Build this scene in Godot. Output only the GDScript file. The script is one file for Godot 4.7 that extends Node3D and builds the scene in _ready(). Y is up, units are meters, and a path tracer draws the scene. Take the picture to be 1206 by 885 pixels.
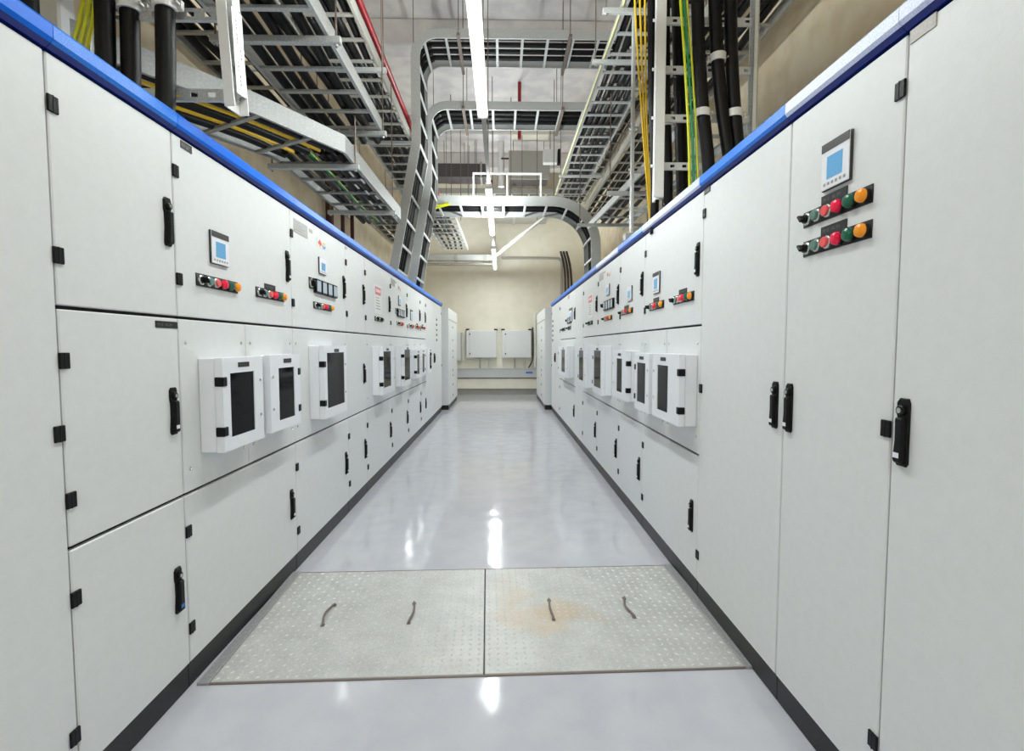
extends Node3D
# A switchgear room: two rows of grey cabinets face each other across a glossy floor.
# x is to the right, y up; "d" is the distance down the aisle from the camera (z = -d).

const XL := -1.286     # door plane of the left row
const XR := 1.088      # door plane of the right row
const PL := 0.103      # top of the plinth
const M2 := 0.81       # seam between lower and middle doors
const M1 := 1.529      # seam between middle and upper doors
const TOP := 2.255     # top of the doors
const CEIL := 6.4

var M := {}            # materials
var G := {}            # shared meshes
var taken := {}        # names in use, per parent
var width := {}        # cabinet widths
var rng := RandomNumberGenerator.new()


func _ready():
	rng.seed = 77
	# ---- camera, environment, exposure
	var cam := Camera3D.new()
	cam.name = "camera"
	cam.fov = 72.52
	cam.near = 0.05
	cam.far = 60.0
	cam.position = Vector3(0, 1.416, 0)
	cam.rotation = Vector3(-0.0579, -0.0208, 0)
	add_child(cam)
	cam.current = true
	var env := Environment.new()
	env.background_mode = Environment.BG_COLOR
	env.background_color = Color(0.55, 0.6, 0.65)
	env.tonemap_mode = Environment.TONE_MAPPER_LINEAR
	env.tonemap_exposure = 1.0
	env.sdfgi_enabled = true
	env.ssao_enabled = true
	env.ssil_enabled = true
	var we := WorldEnvironment.new()
	we.name = "environment"
	we.environment = env
	add_child(we)
	materials()
	# ---- the row of LED battens that lights the aisle
	batten(-3.4, -0.4, "white LED batten light behind the camera above the aisle")
	batten(1.75, 4.75, "long white LED batten light hanging nearest, cut by the top of the picture")
	batten(6.8, 9.7, "white LED batten light in the middle of the row over the aisle")
	batten(10.95, 13.95, "farthest white LED batten light, low before the end wall")
	room()
	floor_plates()
	left_row()
	right_row()
	end_of_aisle()
	overhead_left()
	overhead_right()
	overhead_cross()
	services()


# ------------------------------------------------------------------ scene helpers
func W(x: float, y: float, d: float) -> Vector3:
	return Vector3(x, y, -d)


func numbered(parent: Node, called: String) -> String:
	var key := str(parent.get_instance_id()) + called
	var n: int = taken.get(key, 0)
	taken[key] = n + 1
	return called if n == 0 else "%s_%03d" % [called, n]


func thing(called: String, label: String, category: String, group := "", at := Vector3.ZERO, turn := 0.0) -> Node3D:
	var o := Node3D.new()
	o.name = numbered(self, called)
	add_child(o)
	o.position = at
	o.rotation.y = turn
	tag(o, label, category, group)
	return o


func tag(o: Node3D, label: String, category: String, group := "") -> Node3D:
	o.set_meta("label", label)
	o.set_meta("category", category)
	if group != "":
		o.set_meta("group", group)
	return o


func part(called: String, mesh: Mesh, m: Material, parent: Node = self, at := Vector3.ZERO) -> MeshInstance3D:
	var o := MeshInstance3D.new()
	o.name = numbered(parent, called)
	o.mesh = mesh
	if m:
		o.material_override = m
	o.cast_shadow = GeometryInstance3D.SHADOW_CASTING_SETTING_ON
	o.position = at
	parent.add_child(o)
	return o


func struct(called: String, mesh: Mesh, m: Material) -> MeshInstance3D:
	var o := part(called, mesh, m)
	o.set_meta("kind", "structure")
	return o


# ------------------------------------------------------------------ mesh helpers
func begin() -> SurfaceTool:
	var s := SurfaceTool.new()
	s.begin(Mesh.PRIMITIVE_TRIANGLES)
	return s


func vert(s: SurfaceTool, p: Vector3, n: Vector3, uv := Vector2(0.01, 0.01)):
	s.set_normal(n)
	s.set_uv(uv)
	s.add_vertex(p)


# a flat convex face, turned to look away from the point ctr
func face(s: SurfaceTool, p: Array, ctr: Vector3, uvs := []):
	var n: Vector3 = (p[1] - p[0]).cross(p[2] - p[0]).normalized()
	var mid := Vector3.ZERO
	for q in p:
		mid += q
	mid /= p.size()
	var flip := n.dot(mid - ctr) < 0
	if flip:
		n = -n
	for i in range(1, p.size() - 1):
		var a := [0, i, i + 1] if flip else [0, i + 1, i]
		for k in a:
			vert(s, p[k], n, uvs[k] if uvs.size() > k else Vector2(0.01, 0.01))


func box(s: SurfaceTool, c: Vector3, size: Vector3, bev := 0.0, xf := Transform3D.IDENTITY):
	var h := size / 2
	var b := minf(bev, minf(h.x, minf(h.y, h.z)) * 0.9)
	var cw := xf * c
	for a in 3:
		var u := (a + 1) % 3
		var v := (a + 2) % 3
		for sg in [-1.0, 1.0]:
			var pts := []
			for q in [[-1, -1], [1, -1], [1, 1], [-1, 1]]:
				var p := Vector3.ZERO
				p[a] = sg * h[a]
				p[u] = q[0] * (h[u] - b)
				p[v] = q[1] * (h[v] - b)
				pts.append(xf * (c + p))
			var uvs := []
			if a == 2 and sg > 0:
				uvs = [Vector2(0, 1), Vector2(1, 1), Vector2(1, 0), Vector2(0, 0)]
			elif a == 1 and sg > 0:
				uvs = [Vector2(0, 0), Vector2(0, 1), Vector2(1, 1), Vector2(1, 0)]
			face(s, pts, cw, uvs)
	if b <= 0.0:
		return
	for a in 3:
		var u := (a + 1) % 3
		var v := (a + 2) % 3
		for su in [-1.0, 1.0]:
			for sv in [-1.0, 1.0]:
				var pts := []
				for q in [[-1, 0], [1, 0], [1, 1], [-1, 1]]:
					var p := Vector3.ZERO
					p[a] = q[0] * (h[a] - b)
					p[u] = su * (h[u] - (b if q[1] == 1 else 0.0))
					p[v] = sv * (h[v] - (b if q[1] == 0 else 0.0))
					pts.append(xf * (c + p))
				face(s, pts, cw)
	for sx in [-1.0, 1.0]:
		for sy in [-1.0, 1.0]:
			for sz in [-1.0, 1.0]:
				var sg := Vector3(sx, sy, sz)
				var pts := []
				for a in 3:
					var p := h - Vector3(b, b, b)
					p[a] = h[a]
					pts.append(xf * (c + p * sg))
				face(s, pts, cw)


func box_mesh(c: Vector3, size: Vector3, bev := 0.0) -> ArrayMesh:
	var s := begin()
	box(s, c, size, bev)
	return s.commit()


func smooth(p: Array, steps: int) -> Array:
	var out := []
	for i in p.size() - 1:
		var a: Vector3 = p[maxi(i - 1, 0)]
		var b: Vector3 = p[i]
		var c: Vector3 = p[i + 1]
		var d: Vector3 = p[mini(i + 2, p.size() - 1)]
		for k in steps:
			out.append(b.cubic_interpolate(c, a, d, float(k) / steps))
	out.append(p[-1])
	return out


func tube(s: SurfaceTool, p: Array, r: float, sides := 8):
	var t0: Vector3 = (p[1] - p[0]).normalized()
	var nrm := t0.cross(Vector3.UP if absf(t0.y) < 0.9 else Vector3.RIGHT).normalized()
	var rings := []
	for i in p.size():
		var a: Vector3 = p[maxi(i - 1, 0)]
		var b: Vector3 = p[mini(i + 1, p.size() - 1)]
		var t := (b - a).normalized()
		nrm = (nrm - t * nrm.dot(t)).normalized()
		var bi := t.cross(nrm)
		var ring := []
		for k in sides + 1:
			var ang := TAU * k / sides
			ring.append(nrm * cos(ang) + bi * sin(ang))
		rings.append(ring)
	for i in p.size() - 1:
		for k in sides:
			var q := [[i, k], [i + 1, k + 1], [i, k + 1], [i, k], [i + 1, k], [i + 1, k + 1]]
			for e in q:
				var n: Vector3 = rings[e[0]][e[1]]
				vert(s, p[e[0]] + n * r, n, Vector2(float(e[1]) / sides, float(e[0])))
	for e in [0, p.size() - 1]:
		var pts := []
		for k in sides:
			pts.append(p[e] + rings[e][k] * r)
		face(s, pts, p[1] if e == 0 else p[e - 1])


# a turned shape about the local z axis; profile of (radius, height)
func lathe(s: SurfaceTool, prof: Array, sides := 16, xf := Transform3D.IDENTITY):
	for i in prof.size() - 1:
		var a: Vector2 = prof[i]
		var b: Vector2 = prof[i + 1]
		var sl := Vector2(b.y - a.y, a.x - b.x).normalized()
		for k in sides:
			var a0 := TAU * k / sides
			var a1 := TAU * (k + 1) / sides
			var c := [Vector2(cos(a0), sin(a0)), Vector2(cos(a1), sin(a1))]
			var q := [[a, 0], [b, 1], [a, 1], [a, 0], [b, 0], [b, 1]]
			for e in q:
				var w: Vector2 = c[e[1]]
				var pr: Vector2 = e[0]
				var n := Vector3(w.x * sl.x, w.y * sl.x, sl.y)
				vert(s, xf * Vector3(w.x * pr.x, w.y * pr.x, pr.y), (xf.basis * n).normalized())


# an outline in x,y pulled from z0 to z1 with a chamfered front edge
func prism(s: SurfaceTool, poly: Array, z0: float, z1: float, bev := 0.0, xf := Transform3D.IDENTITY):
	var n := poly.size()
	var inn := []
	var area := 0.0
	for i in n:
		area += (poly[i] as Vector2).cross(poly[(i + 1) % n])
	for i in n:
		var e0: Vector2 = (poly[i] - poly[(i - 1 + n) % n]).normalized()
		var e1: Vector2 = (poly[(i + 1) % n] - poly[i]).normalized()
		var m := (Vector2(-e0.y, e0.x) + Vector2(-e1.y, e1.x)).normalized() * signf(area)
		inn.append(poly[i] + m * bev)
	for i in n:
		var j := (i + 1) % n
		var e: Vector2 = (poly[j] - poly[i]).normalized() * signf(area)
		var back := Vector3(poly[i].x - e.y * -1.0, poly[i].y - e.x, (z0 + z1) / 2)
		face(s, [xf * V3(poly[i], z0), xf * V3(poly[j], z0), xf * V3(poly[j], z1 - bev), xf * V3(poly[i], z1 - bev)], xf * back)
		if bev > 0.0:
			face(s, [xf * V3(poly[i], z1 - bev), xf * V3(poly[j], z1 - bev), xf * V3(inn[j], z1), xf * V3(inn[i], z1)], xf * Vector3(back.x, back.y, z0 - 1.0))
	var idx := Geometry2D.triangulate_polygon(PackedVector2Array(inn))
	for k in range(0, idx.size(), 3):
		var a := idx[k]
		var b := idx[k + 1]
		var c := idx[k + 2]
		face(s, [xf * V3(inn[a], z1), xf * V3(inn[b], z1), xf * V3(inn[c], z1)], xf * Vector3(inn[a].x, inn[a].y, z0 - 1.0))
		face(s, [xf * V3(poly[a], z0), xf * V3(poly[b], z0), xf * V3(poly[c], z0)], xf * Vector3(inn[a].x, inn[a].y, z1 + 1.0))


func V3(p: Vector2, z: float) -> Vector3:
	return Vector3(p.x, p.y, z)


func round_rect(w: float, h: float, r: float, seg := 4) -> Array:
	var out := []
	for q in [[1, 1, 0.0], [-1, 1, PI / 2], [-1, -1, PI], [1, -1, PI * 1.5]]:
		for k in seg + 1:
			var a: float = q[2] + PI / 2 * k / seg
			out.append(Vector2(q[0] * (w / 2 - r) + cos(a) * r, q[1] * (h / 2 - r) + sin(a) * r))
	return out


# ------------------------------------------------------------------ materials
func paint(c: Color, rough: float, metal := 0.0, spec := 0.5) -> StandardMaterial3D:
	var m := StandardMaterial3D.new()
	m.albedo_color = c
	m.roughness = rough
	m.metallic = metal
	m.metallic_specular = spec
	return m


func noise_img(size: int, freq: float, oct := 4, sd := 1, kind := FastNoiseLite.TYPE_SIMPLEX_SMOOTH) -> Image:
	var n := FastNoiseLite.new()
	n.seed = sd
	n.noise_type = kind
	n.frequency = freq
	n.fractal_octaves = oct
	return n.get_seamless_image(size, size)


# colour texture: blends between the given colours along the noise
func tint_tex(img: Image, cols: Array, lo := 0.25, hi := 0.75) -> ImageTexture:
	var out := Image.create(img.get_width(), img.get_height(), true, Image.FORMAT_RGB8)
	for y in img.get_height():
		for x in img.get_width():
			var v := clampf((img.get_pixel(x, y).r - lo) / (hi - lo), 0, 0.999) * (cols.size() - 1)
			var i := int(v)
			out.set_pixel(x, y, (cols[i] as Color).lerp(cols[i + 1], v - i))
	out.generate_mipmaps()
	return ImageTexture.create_from_image(out)


func bump_tex(img: Image, k: float) -> ImageTexture:
	var b := img.duplicate() as Image
	b.convert(Image.FORMAT_RGBA8)
	b.bump_map_to_normal_map(k)
	b.generate_mipmaps()
	return ImageTexture.create_from_image(b)


func tri(m: StandardMaterial3D, scale: float) -> StandardMaterial3D:
	m.uv1_triplanar = true
	m.uv1_world_triplanar = true
	m.uv1_scale = Vector3(scale, scale, scale)
	return m


func materials():
	var fine := noise_img(256, 0.09, 2, 3)
	var cloudy := noise_img(256, 0.02, 5, 8)
	var grain := noise_img(256, 0.2, 3, 5)
	var cells := noise_img(256, 0.06, 2, 12, FastNoiseLite.TYPE_CELLULAR)
	# powder-coated cabinet sheet: light grey with an orange-peel skin
	var m := paint(Color(1, 1, 1), 0.42)
	m.albedo_texture = tint_tex(cloudy, [Color(0.878, 0.884, 0.88), Color(0.886, 0.892, 0.889)])
	m.normal_enabled = true
	m.normal_texture = bump_tex(fine, 2.0)
	m.normal_scale = 0.05
	M.sheet = tri(m, 3.0)
	M.box = paint(Color(0.93, 0.935, 0.95), 0.32)
	M.seam_dark = paint(Color(0.1, 0.1, 0.1), 0.8)  # near-black that paints shade into the door seams
	M.black = paint(Color(0.025, 0.027, 0.033), 0.4, 0.0, 0.35)
	M.strip = paint(Color(0.06, 0.055, 0.055), 0.5)
	m = paint(Color(1, 1, 1), 0.4)
	m.albedo_texture = tint_tex(grain, [Color(0.03, 0.033, 0.035), Color(0.06, 0.06, 0.065), Color(0.26, 0.25, 0.26)], 0.35, 1.0)
	M.plinth = tri(m, 2.2)
	m = paint(Color(1, 1, 1), 0.3, 0.0, 0.35)
	m.albedo_texture = tint_tex(grain, [Color(0.0, 0.42, 0.9), Color(0.0, 0.445, 0.92)])
	M.blue = tri(m, 1.5)
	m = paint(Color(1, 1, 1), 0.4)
	m.albedo_texture = tint_tex(grain, [Color(0.0, 0.43, 0.9), Color(0.06, 0.49, 0.92), Color(0.55, 0.78, 0.98)], 0.35, 0.9)  # blue with pale speckles in the colour
	M.blue_speckled = tri(m, 4.0)
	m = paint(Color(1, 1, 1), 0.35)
	m.albedo_texture = tint_tex(grain, [Color(0.72, 0.77, 0.97), Color(0.84, 0.87, 0.98), Color(0.9, 0.92, 0.985)], 0.2, 0.8)  # pale mottled blue-white trim colour
	M.pale_trim = tri(m, 3.0)
	m = paint(Color(1, 1, 1), 0.35)
	m.albedo_texture = tint_tex(grain, [Color(0.25, 0.36, 0.85), Color(0.42, 0.5, 0.9), Color(0.6, 0.66, 0.93)], 0.25, 0.8)
	M.lip_shade = paint(Color(0.0, 0.12, 0.5), 0.35)  # underside shade of the trim painted as a darker blue
	# galvanised steel with spangle
	m = paint(Color(1, 1, 1), 0.42, 0.25)
	m.albedo_texture = tint_tex(cells, [Color(0.74, 0.75, 0.745), Color(0.78, 0.79, 0.785), Color(0.82, 0.825, 0.81)])
	M.galv = tri(m, 5.0)
	m = paint(Color(1, 1, 1), 0.5, 0.15)
	m.albedo_texture = tint_tex(cells, [Color(0.66, 0.655, 0.62), Color(0.7, 0.69, 0.655), Color(0.74, 0.73, 0.7)])
	M.galv_dull = tri(m, 5.0)
	m = paint(Color(1, 1, 1), 0.5, 0.3)
	m.albedo_texture = tint_tex(cells, [Color(0.6, 0.605, 0.6), Color(0.64, 0.645, 0.64), Color(0.68, 0.685, 0.675)])
	M.galv_dark = tri(m, 5.0)
	M.white_rail = paint(Color(0.93, 0.93, 0.92), 0.4)
	M.zinc = paint(Color(0.85, 0.85, 0.84), 0.3, 0.7)
	M.cable = paint(Color(0.04, 0.04, 0.045), 0.45, 0.0, 0.35)
	M.cable_brown = paint(Color(0.22, 0.17, 0.16), 0.5)
	M.yellow = paint(Color(0.93, 0.76, 0.1), 0.4)
	var im := Image.create(16, 4, false, Image.FORMAT_RGB8)
	im.fill(Color(0.86, 0.85, 0.12))
	im.fill_rect(Rect2i(0, 0, 6, 4), Color(0.02, 0.5, 0.28))
	m = paint(Color(1, 1, 1), 0.4)
	m.albedo_texture = ImageTexture.create_from_image(im)
	M.earth = m
	M.pale_yellow = paint(Color(0.86, 0.86, 0.62), 0.45)
	M.yellow_green = paint(Color(0.85, 0.88, 0.12), 0.4)
	M.green = paint(Color(0.04, 0.55, 0.3), 0.4)
	M.red_pipe = paint(Color(0.58, 0.1, 0.14), 0.4)
	M.rust_pipe = paint(Color(0.3, 0.14, 0.1), 0.55)
	M.duct_dark = paint(Color(0.33, 0.31, 0.31), 0.55, 0.1)
	M.rod = paint(Color(0.5, 0.45, 0.42), 0.5, 0.4)
	# walls, ceiling, floor
	m = paint(Color(1, 1, 1), 0.85)
	m.albedo_texture = tint_tex(cloudy, [Color(0.9, 0.835, 0.71), Color(0.93, 0.87, 0.755), Color(0.945, 0.895, 0.79)])
	M.wall_side = tri(m, 0.5)
	m = paint(Color(1, 1, 1), 0.7)
	m.albedo_texture = tint_tex(cloudy, [Color(0.925, 0.905, 0.835), Color(0.945, 0.925, 0.865)])
	M.wall_end = tri(m, 0.5)
	m = paint(Color(1, 1, 1), 0.9)
	m.albedo_texture = tint_tex(cloudy, [Color(0.86, 0.845, 0.845), Color(0.9, 0.885, 0.88), Color(0.93, 0.915, 0.905)])
	M.ceiling = tri(m, 0.35)
	m = paint(Color(1, 1, 1), 0.1)
	m.albedo_texture = tint_tex(noise_img(512, 0.012, 5, 21), [Color(0.75, 0.752, 0.78), Color(0.763, 0.764, 0.788), Color(0.774, 0.774, 0.793)])
	m.normal_enabled = true
	m.normal_texture = bump_tex(noise_img(256, 0.018, 2, 4), 3.0)
	m.normal_scale = 0.10
	M.floor = tri(m, 0.6)
	M.tread = paint(Color(0.88, 0.88, 0.86), 0.36, 0.25)
	M.diffuser = paint(Color(1, 1, 1), 0.4)
	M.diffuser.emission_enabled = true
	M.diffuser.emission = Color(1.0, 0.98, 0.95)
	M.diffuser.emission_energy_multiplier = 2.5
	M.fixture = paint(Color(0.93, 0.93, 0.93), 0.4)
	M.glass = paint(Color(0.035, 0.042, 0.045), 0.06, 0.0, 0.2)
	M.screen = paint(Color(0.15, 0.3, 0.4), 0.2)
	M.screen.emission_enabled = true
	M.screen.emission = Color(0.5, 0.78, 0.97)
	M.screen.emission_energy_multiplier = 0.55
	M.meter = paint(Color(0.93, 0.93, 0.95), 0.35)
	M.meter_head = paint(Color(0.2, 0.19, 0.18), 0.45)
	M.dial = paint(Color(0.75, 0.8, 0.85), 0.2)
	M.chrome = paint(Color(0.8, 0.82, 0.8), 0.25, 0.85)
	M.lamp_red = paint(Color(0.96, 0.06, 0.27), 0.25)
	M.lamp_pink = paint(Color(0.95, 0.36, 0.36), 0.3)
	M.lamp_teal = paint(Color(0.38, 0.52, 0.48), 0.3)
	M.lamp_green = paint(Color(0.02, 0.36, 0.26), 0.3)
	M.lamp_amber = paint(Color(0.98, 0.6, 0.04), 0.3)
	M.grey_label = paint(Color(0.66, 0.65, 0.63), 0.35, 0.3)
	M.print_small = print_label(64, 16, Color(0.05, 0.05, 0.05), Color(0.42, 0.42, 0.42), 9)
	M.print_tag = print_label(48, 24, Color(0.1, 0.09, 0.09), Color(0.72, 0.7, 0.7), 4)
	M.print_grey = print_label(64, 20, Color(0.68, 0.66, 0.63), Color(0.8, 0.76, 0.77), 5)
	M.nameplate = print_plate()
	M.sign = print_sign()
	M.logo = print_logo()


func img_mat(im: Image, rough := 0.4, metal := 0.0) -> StandardMaterial3D:
	im.generate_mipmaps()
	var m := paint(Color(1, 1, 1), rough, metal)
	m.albedo_texture = ImageTexture.create_from_image(im)
	return m


# engraved label: a row of small letter-like marks
func print_label(w: int, h: int, bg: Color, fg: Color, n: int) -> StandardMaterial3D:
	var im := Image.create(w, h, true, Image.FORMAT_RGB8)
	im.fill(bg)
	var step := float(w - 12) / n
	for i in n:
		if n > 6 and i % 5 == 3:
			continue
		var x := int(6 + i * step)
		var lw := maxi(int(step * 0.6), 2)
		im.fill_rect(Rect2i(x, h / 3, 1, h / 3 + 1), fg)
		im.fill_rect(Rect2i(x, h / 3 + (i % 3) * h / 6, lw, 1), fg)
		if i % 2 == 0:
			im.fill_rect(Rect2i(x + lw - 1, h / 3, 1, h / 3), fg)
	return img_mat(im)


func print_plate() -> StandardMaterial3D:
	var im := Image.create(128, 48, true, Image.FORMAT_RGB8)
	im.fill(Color(0.66, 0.655, 0.64))
	for r in 4:
		im.fill_rect(Rect2i(10, 8 + r * 9, 40 + (r * 23) % 50, 2), Color(0.48, 0.47, 0.47))
	im.fill_rect(Rect2i(76, 6, 40, 9), Color(0.6, 0.66, 0.7))
	return img_mat(im, 0.35, 0.4)


func print_sign() -> StandardMaterial3D:
	var im := Image.create(64, 96, true, Image.FORMAT_RGB8)
	im.fill(Color(0.93, 0.93, 0.92))
	im.fill_rect(Rect2i(8, 8, 48, 26), Color(0.88, 0.46, 0.5))
	im.fill_rect(Rect2i(14, 15, 36, 10), Color(0.95, 0.85, 0.86))
	for r in 5:
		im.fill_rect(Rect2i(12, 42 + r * 9, 28 + (r * 17) % 14, 3), Color(0.6, 0.62, 0.62))
	return img_mat(im)


# loose pen strokes, as left by a fitter on bare metal
func pen_marks() -> StandardMaterial3D:
	var im := Image.create(48, 192, true, Image.FORMAT_RGB8)
	im.fill(Color(0.93, 0.93, 0.92))
	var p := Vector2(20, 20)
	for k in 260:
		if k % 52 == 0:
			p = Vector2(rng.randf_range(12, 34), 14 + k * 0.62)
		p += Vector2(cos(k * 0.55) * 1.4, sin(k * 0.37) * 0.9 + 0.55)
		var q := Vector2i(clampi(int(p.x), 4, 42), clampi(int(p.y), 4, 186))
		im.fill_rect(Rect2i(q, Vector2i(2, 2)), Color(0.3, 0.29, 0.27))
	return img_mat(im)


func print_logo() -> StandardMaterial3D:
	var im := Image.create(64, 24, true, Image.FORMAT_RGB8)
	im.fill(Color(0.872, 0.876, 0.865))
	for y in 24:
		for x in 64:
			var p := Vector2((x - 18) / 13.0, (y - 12) / 11.0)
			if absf(p.x) + absf(p.y) < 1.0:
				im.set_pixel(x, y, Color(0.88, 0.24, 0.2) if p.y < 0.35 else Color(0.93, 0.6, 0.2))
			var q := Vector2((x - 44) / 11.0, (y - 13) / 9.0)
			if q.length() < 1.0 and q.length() > 0.45:
				im.set_pixel(x, y, Color(0.16, 0.5, 0.8) if q.y > -0.1 else Color(0.93, 0.8, 0.35))
	return img_mat(im)


# ------------------------------------------------------------------ lamps
func batten(d0: float, d1: float, label: String):
	var n := d1 - d0
	var o := thing("batten_light", label, "light", "", W(-0.165, 3.46, (d0 + d1) / 2))
	for e in [-0.3, 0.3]:
		part("bracket", box_mesh(Vector3(0, 0.089, e * n), Vector3(0.03, 0.04, 0.03), 0.004), M.fixture, o)
	var prof := []
	for k in 16:
		var a := TAU * k / 16
		prof.append(Vector2(cos(a) * 0.046, sin(a) * 0.036))
	var s := begin()
	prism(s, prof, -n / 2 + 0.02, n / 2 - 0.02, 0.004, Transform3D(Basis.IDENTITY, Vector3(0, 0.036, 0)))
	part("diffuser", s.commit(), M.diffuser, o)
	for e in [-1, 1]:
		part("end_cap", box_mesh(Vector3(0, 0.036, e * (n / 2 - 0.012)), Vector3(0.096, 0.078, 0.02), 0.008), M.fixture, o)
	var l := AreaLight3D.new()
	l.name = "lamp_light"
	l.area_size = Vector2(0.09, n)
	l.light_energy = 5.8
	l.light_color = Color(0.965, 0.995, 1.0)
	l.area_range = 30.0
	l.area_attenuation = 2.0
	l.shadow_enabled = true
	l.rotation.x = -PI / 2
	l.position = Vector3(0, -0.012, 0)
	o.add_child(l)
	# added uplight, stronger than the lamp below, to lift the ceiling and walls
	var u := l.duplicate() as AreaLight3D
	u.name = "added_uplight"
	u.light_energy = 14.0
	u.rotation.x = PI / 2
	u.position = Vector3(0, 0.082, 0)
	o.add_child(u)


# ------------------------------------------------------------------ the room
func room():
	struct("floor", box_mesh(W(0, -0.1, 5.2), Vector3(5.2, 0.2, 19.8)), M.floor)
	struct("ceiling", box_mesh(W(0, CEIL + 0.1, 5.2), Vector3(5.6, 0.2, 20.2)), M.ceiling)
	struct("wall_left", box_mesh(W(-2.6, CEIL / 2, 5.2), Vector3(0.2, CEIL, 20.2)), M.wall_side)
	struct("wall_right", box_mesh(W(2.6, CEIL / 2, 5.2), Vector3(0.2, CEIL, 20.2)), M.wall_side)
	struct("wall_end", box_mesh(W(0, CEIL / 2, 15.0), Vector3(5.0, CEIL, 0.2)), M.wall_end)
	struct("wall_back", box_mesh(W(0, CEIL / 2, -4.6), Vector3(5.0, CEIL, 0.2)), M.wall_end)
	for d in [8.3, 11.6, 13.7]:
		var b := struct("trim_%d" % int(d), box_mesh(W(0, CEIL - 0.2, d), Vector3(5.0, 0.4, 0.35), 0.02), M.ceiling)
		b.set_meta("label", "concrete beam under the ceiling")


func floor_plates():
	var turn := 0.0262
	var c := W(-0.09, 0, 2.645)
	var names := ["steel chequer plate with two lift handles set in the floor on the left", "steel chequer plate with a tan rust stain set in the floor on the right"]
	for k in 2:
		var w := 1.143
		var dep := 1.035
		var o := thing("floor_plate", names[k], "floor plate", "", c, turn)
		o.position += Basis(Vector3.UP, turn) * Vector3(-0.575 + 1.15 * k, 0.0, 0)
		var m := plate_mat(k)
		part("plate", box_mesh(Vector3(0, 0.002, 0), Vector3(w, 0.01, dep), 0.002), m, o)
		# raised tear-drop treads, alternating in direction
		var s := begin()
		var nx := 28
		var nz := 26
		for i in nx:
			for j in nz:
				var p := Vector3(-w / 2 + (i + 0.5) * w / nx, 0.007, -dep / 2 + (j + 0.5) * dep / nz)
				var a := 0.78 if (i + j) % 2 == 0 else -0.78
				var t := Vector3(cos(a), 0, sin(a))
				var q := Vector3(-t.z, 0, t.x)
				var pts := [p - t * 0.0125, p + q * 0.0045, p + t * 0.0125, p - q * 0.0045]
				var up := p + Vector3.UP * 0.0038
				for e in 4:
					face(s, [pts[e], pts[(e + 1) % 4], up], p - Vector3.UP * 0.05)
		var tr := part("raised_tread", s.commit(), M.tread, o)
		tr.set_meta("kind", "stuff")
		# thin bent lift handles lying on the plate
		for hx in [[-0.24, 0.19], [-0.22, 0.2]][k]:
			s = begin()
			var bow := 0.03 if hx < 0 else -0.02
			if k == 1:
				bow = 0.012 if hx < 0 else 0.035
			var pp := smooth([Vector3(hx, 0.006, 0.1), Vector3(hx, 0.018, 0.094), Vector3(hx - bow * 0.6, 0.02, 0.0), Vector3(hx, 0.018, -0.094), Vector3(hx, 0.006, -0.1)], 4)
			tube(s, pp, 0.006, 6)
			for e in [-0.1, 0.1]:
				box(s, Vector3(hx, 0.009, e), Vector3(0.02, 0.006, 0.02), 0.002)
			part("lift_handle", s.commit(), M.rod, o)
	# steel angle frame round the pit
	var f := thing("pit_frame", "thin galvanised angle frame edging the two floor plates", "frame", "", c, turn)
	for e in [-1, 1]:
		part("edge_bar", box_mesh(Vector3(0, -0.001, e * 0.524), Vector3(2.39, 0.014, 0.01), 0.002), M.rod, f)
		part("side_bar", box_mesh(Vector3(e * 1.172, 0.002, 0), Vector3(0.05, 0.02, 1.06), 0.003), M.galv_dark, f)
	part("centre_bar", box_mesh(Vector3(0, 0.0, 0), Vector3(0.006, 0.01, 1.04)), M.seam_dark, f)


func plate_mat(k: int) -> StandardMaterial3D:
	var n := FastNoiseLite.new()
	n.seed = 40 + k
	n.frequency = 0.02
	n.fractal_octaves = 5
	var n2 := FastNoiseLite.new()
	n2.seed = 90 + k
	n2.frequency = 0.25
	var im := Image.create(256, 256, true, Image.FORMAT_RGB8)
	for y in 256:
		for x in 256:
			var g := 0.76 + 0.05 * n.get_noise_2d(x, y) + 0.06 * n2.get_noise_2d(x, y)
			var c := Color(g, g * 0.998, g * 0.975)
			if k == 1:
				var p := Vector2((x - 70) / 62.0, (y - 138) / 40.0)
				var q := Vector2((x - 30) / 30.0, (y - 80) / 60.0)
				var st := clampf(1.15 - p.length() + 0.9 * n.get_noise_2d(x + 300, y), 0, 1) + 0.5 * clampf(1.0 - q.length() + 0.8 * n.get_noise_2d(x, y + 500), 0, 1)
				c = c.lerp(Color(0.79, 0.66, 0.5), minf(st * 0.5, 0.5))
			im.set_pixel(x, y, c)
	return img_mat(im, 0.45, 0.2)


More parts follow.
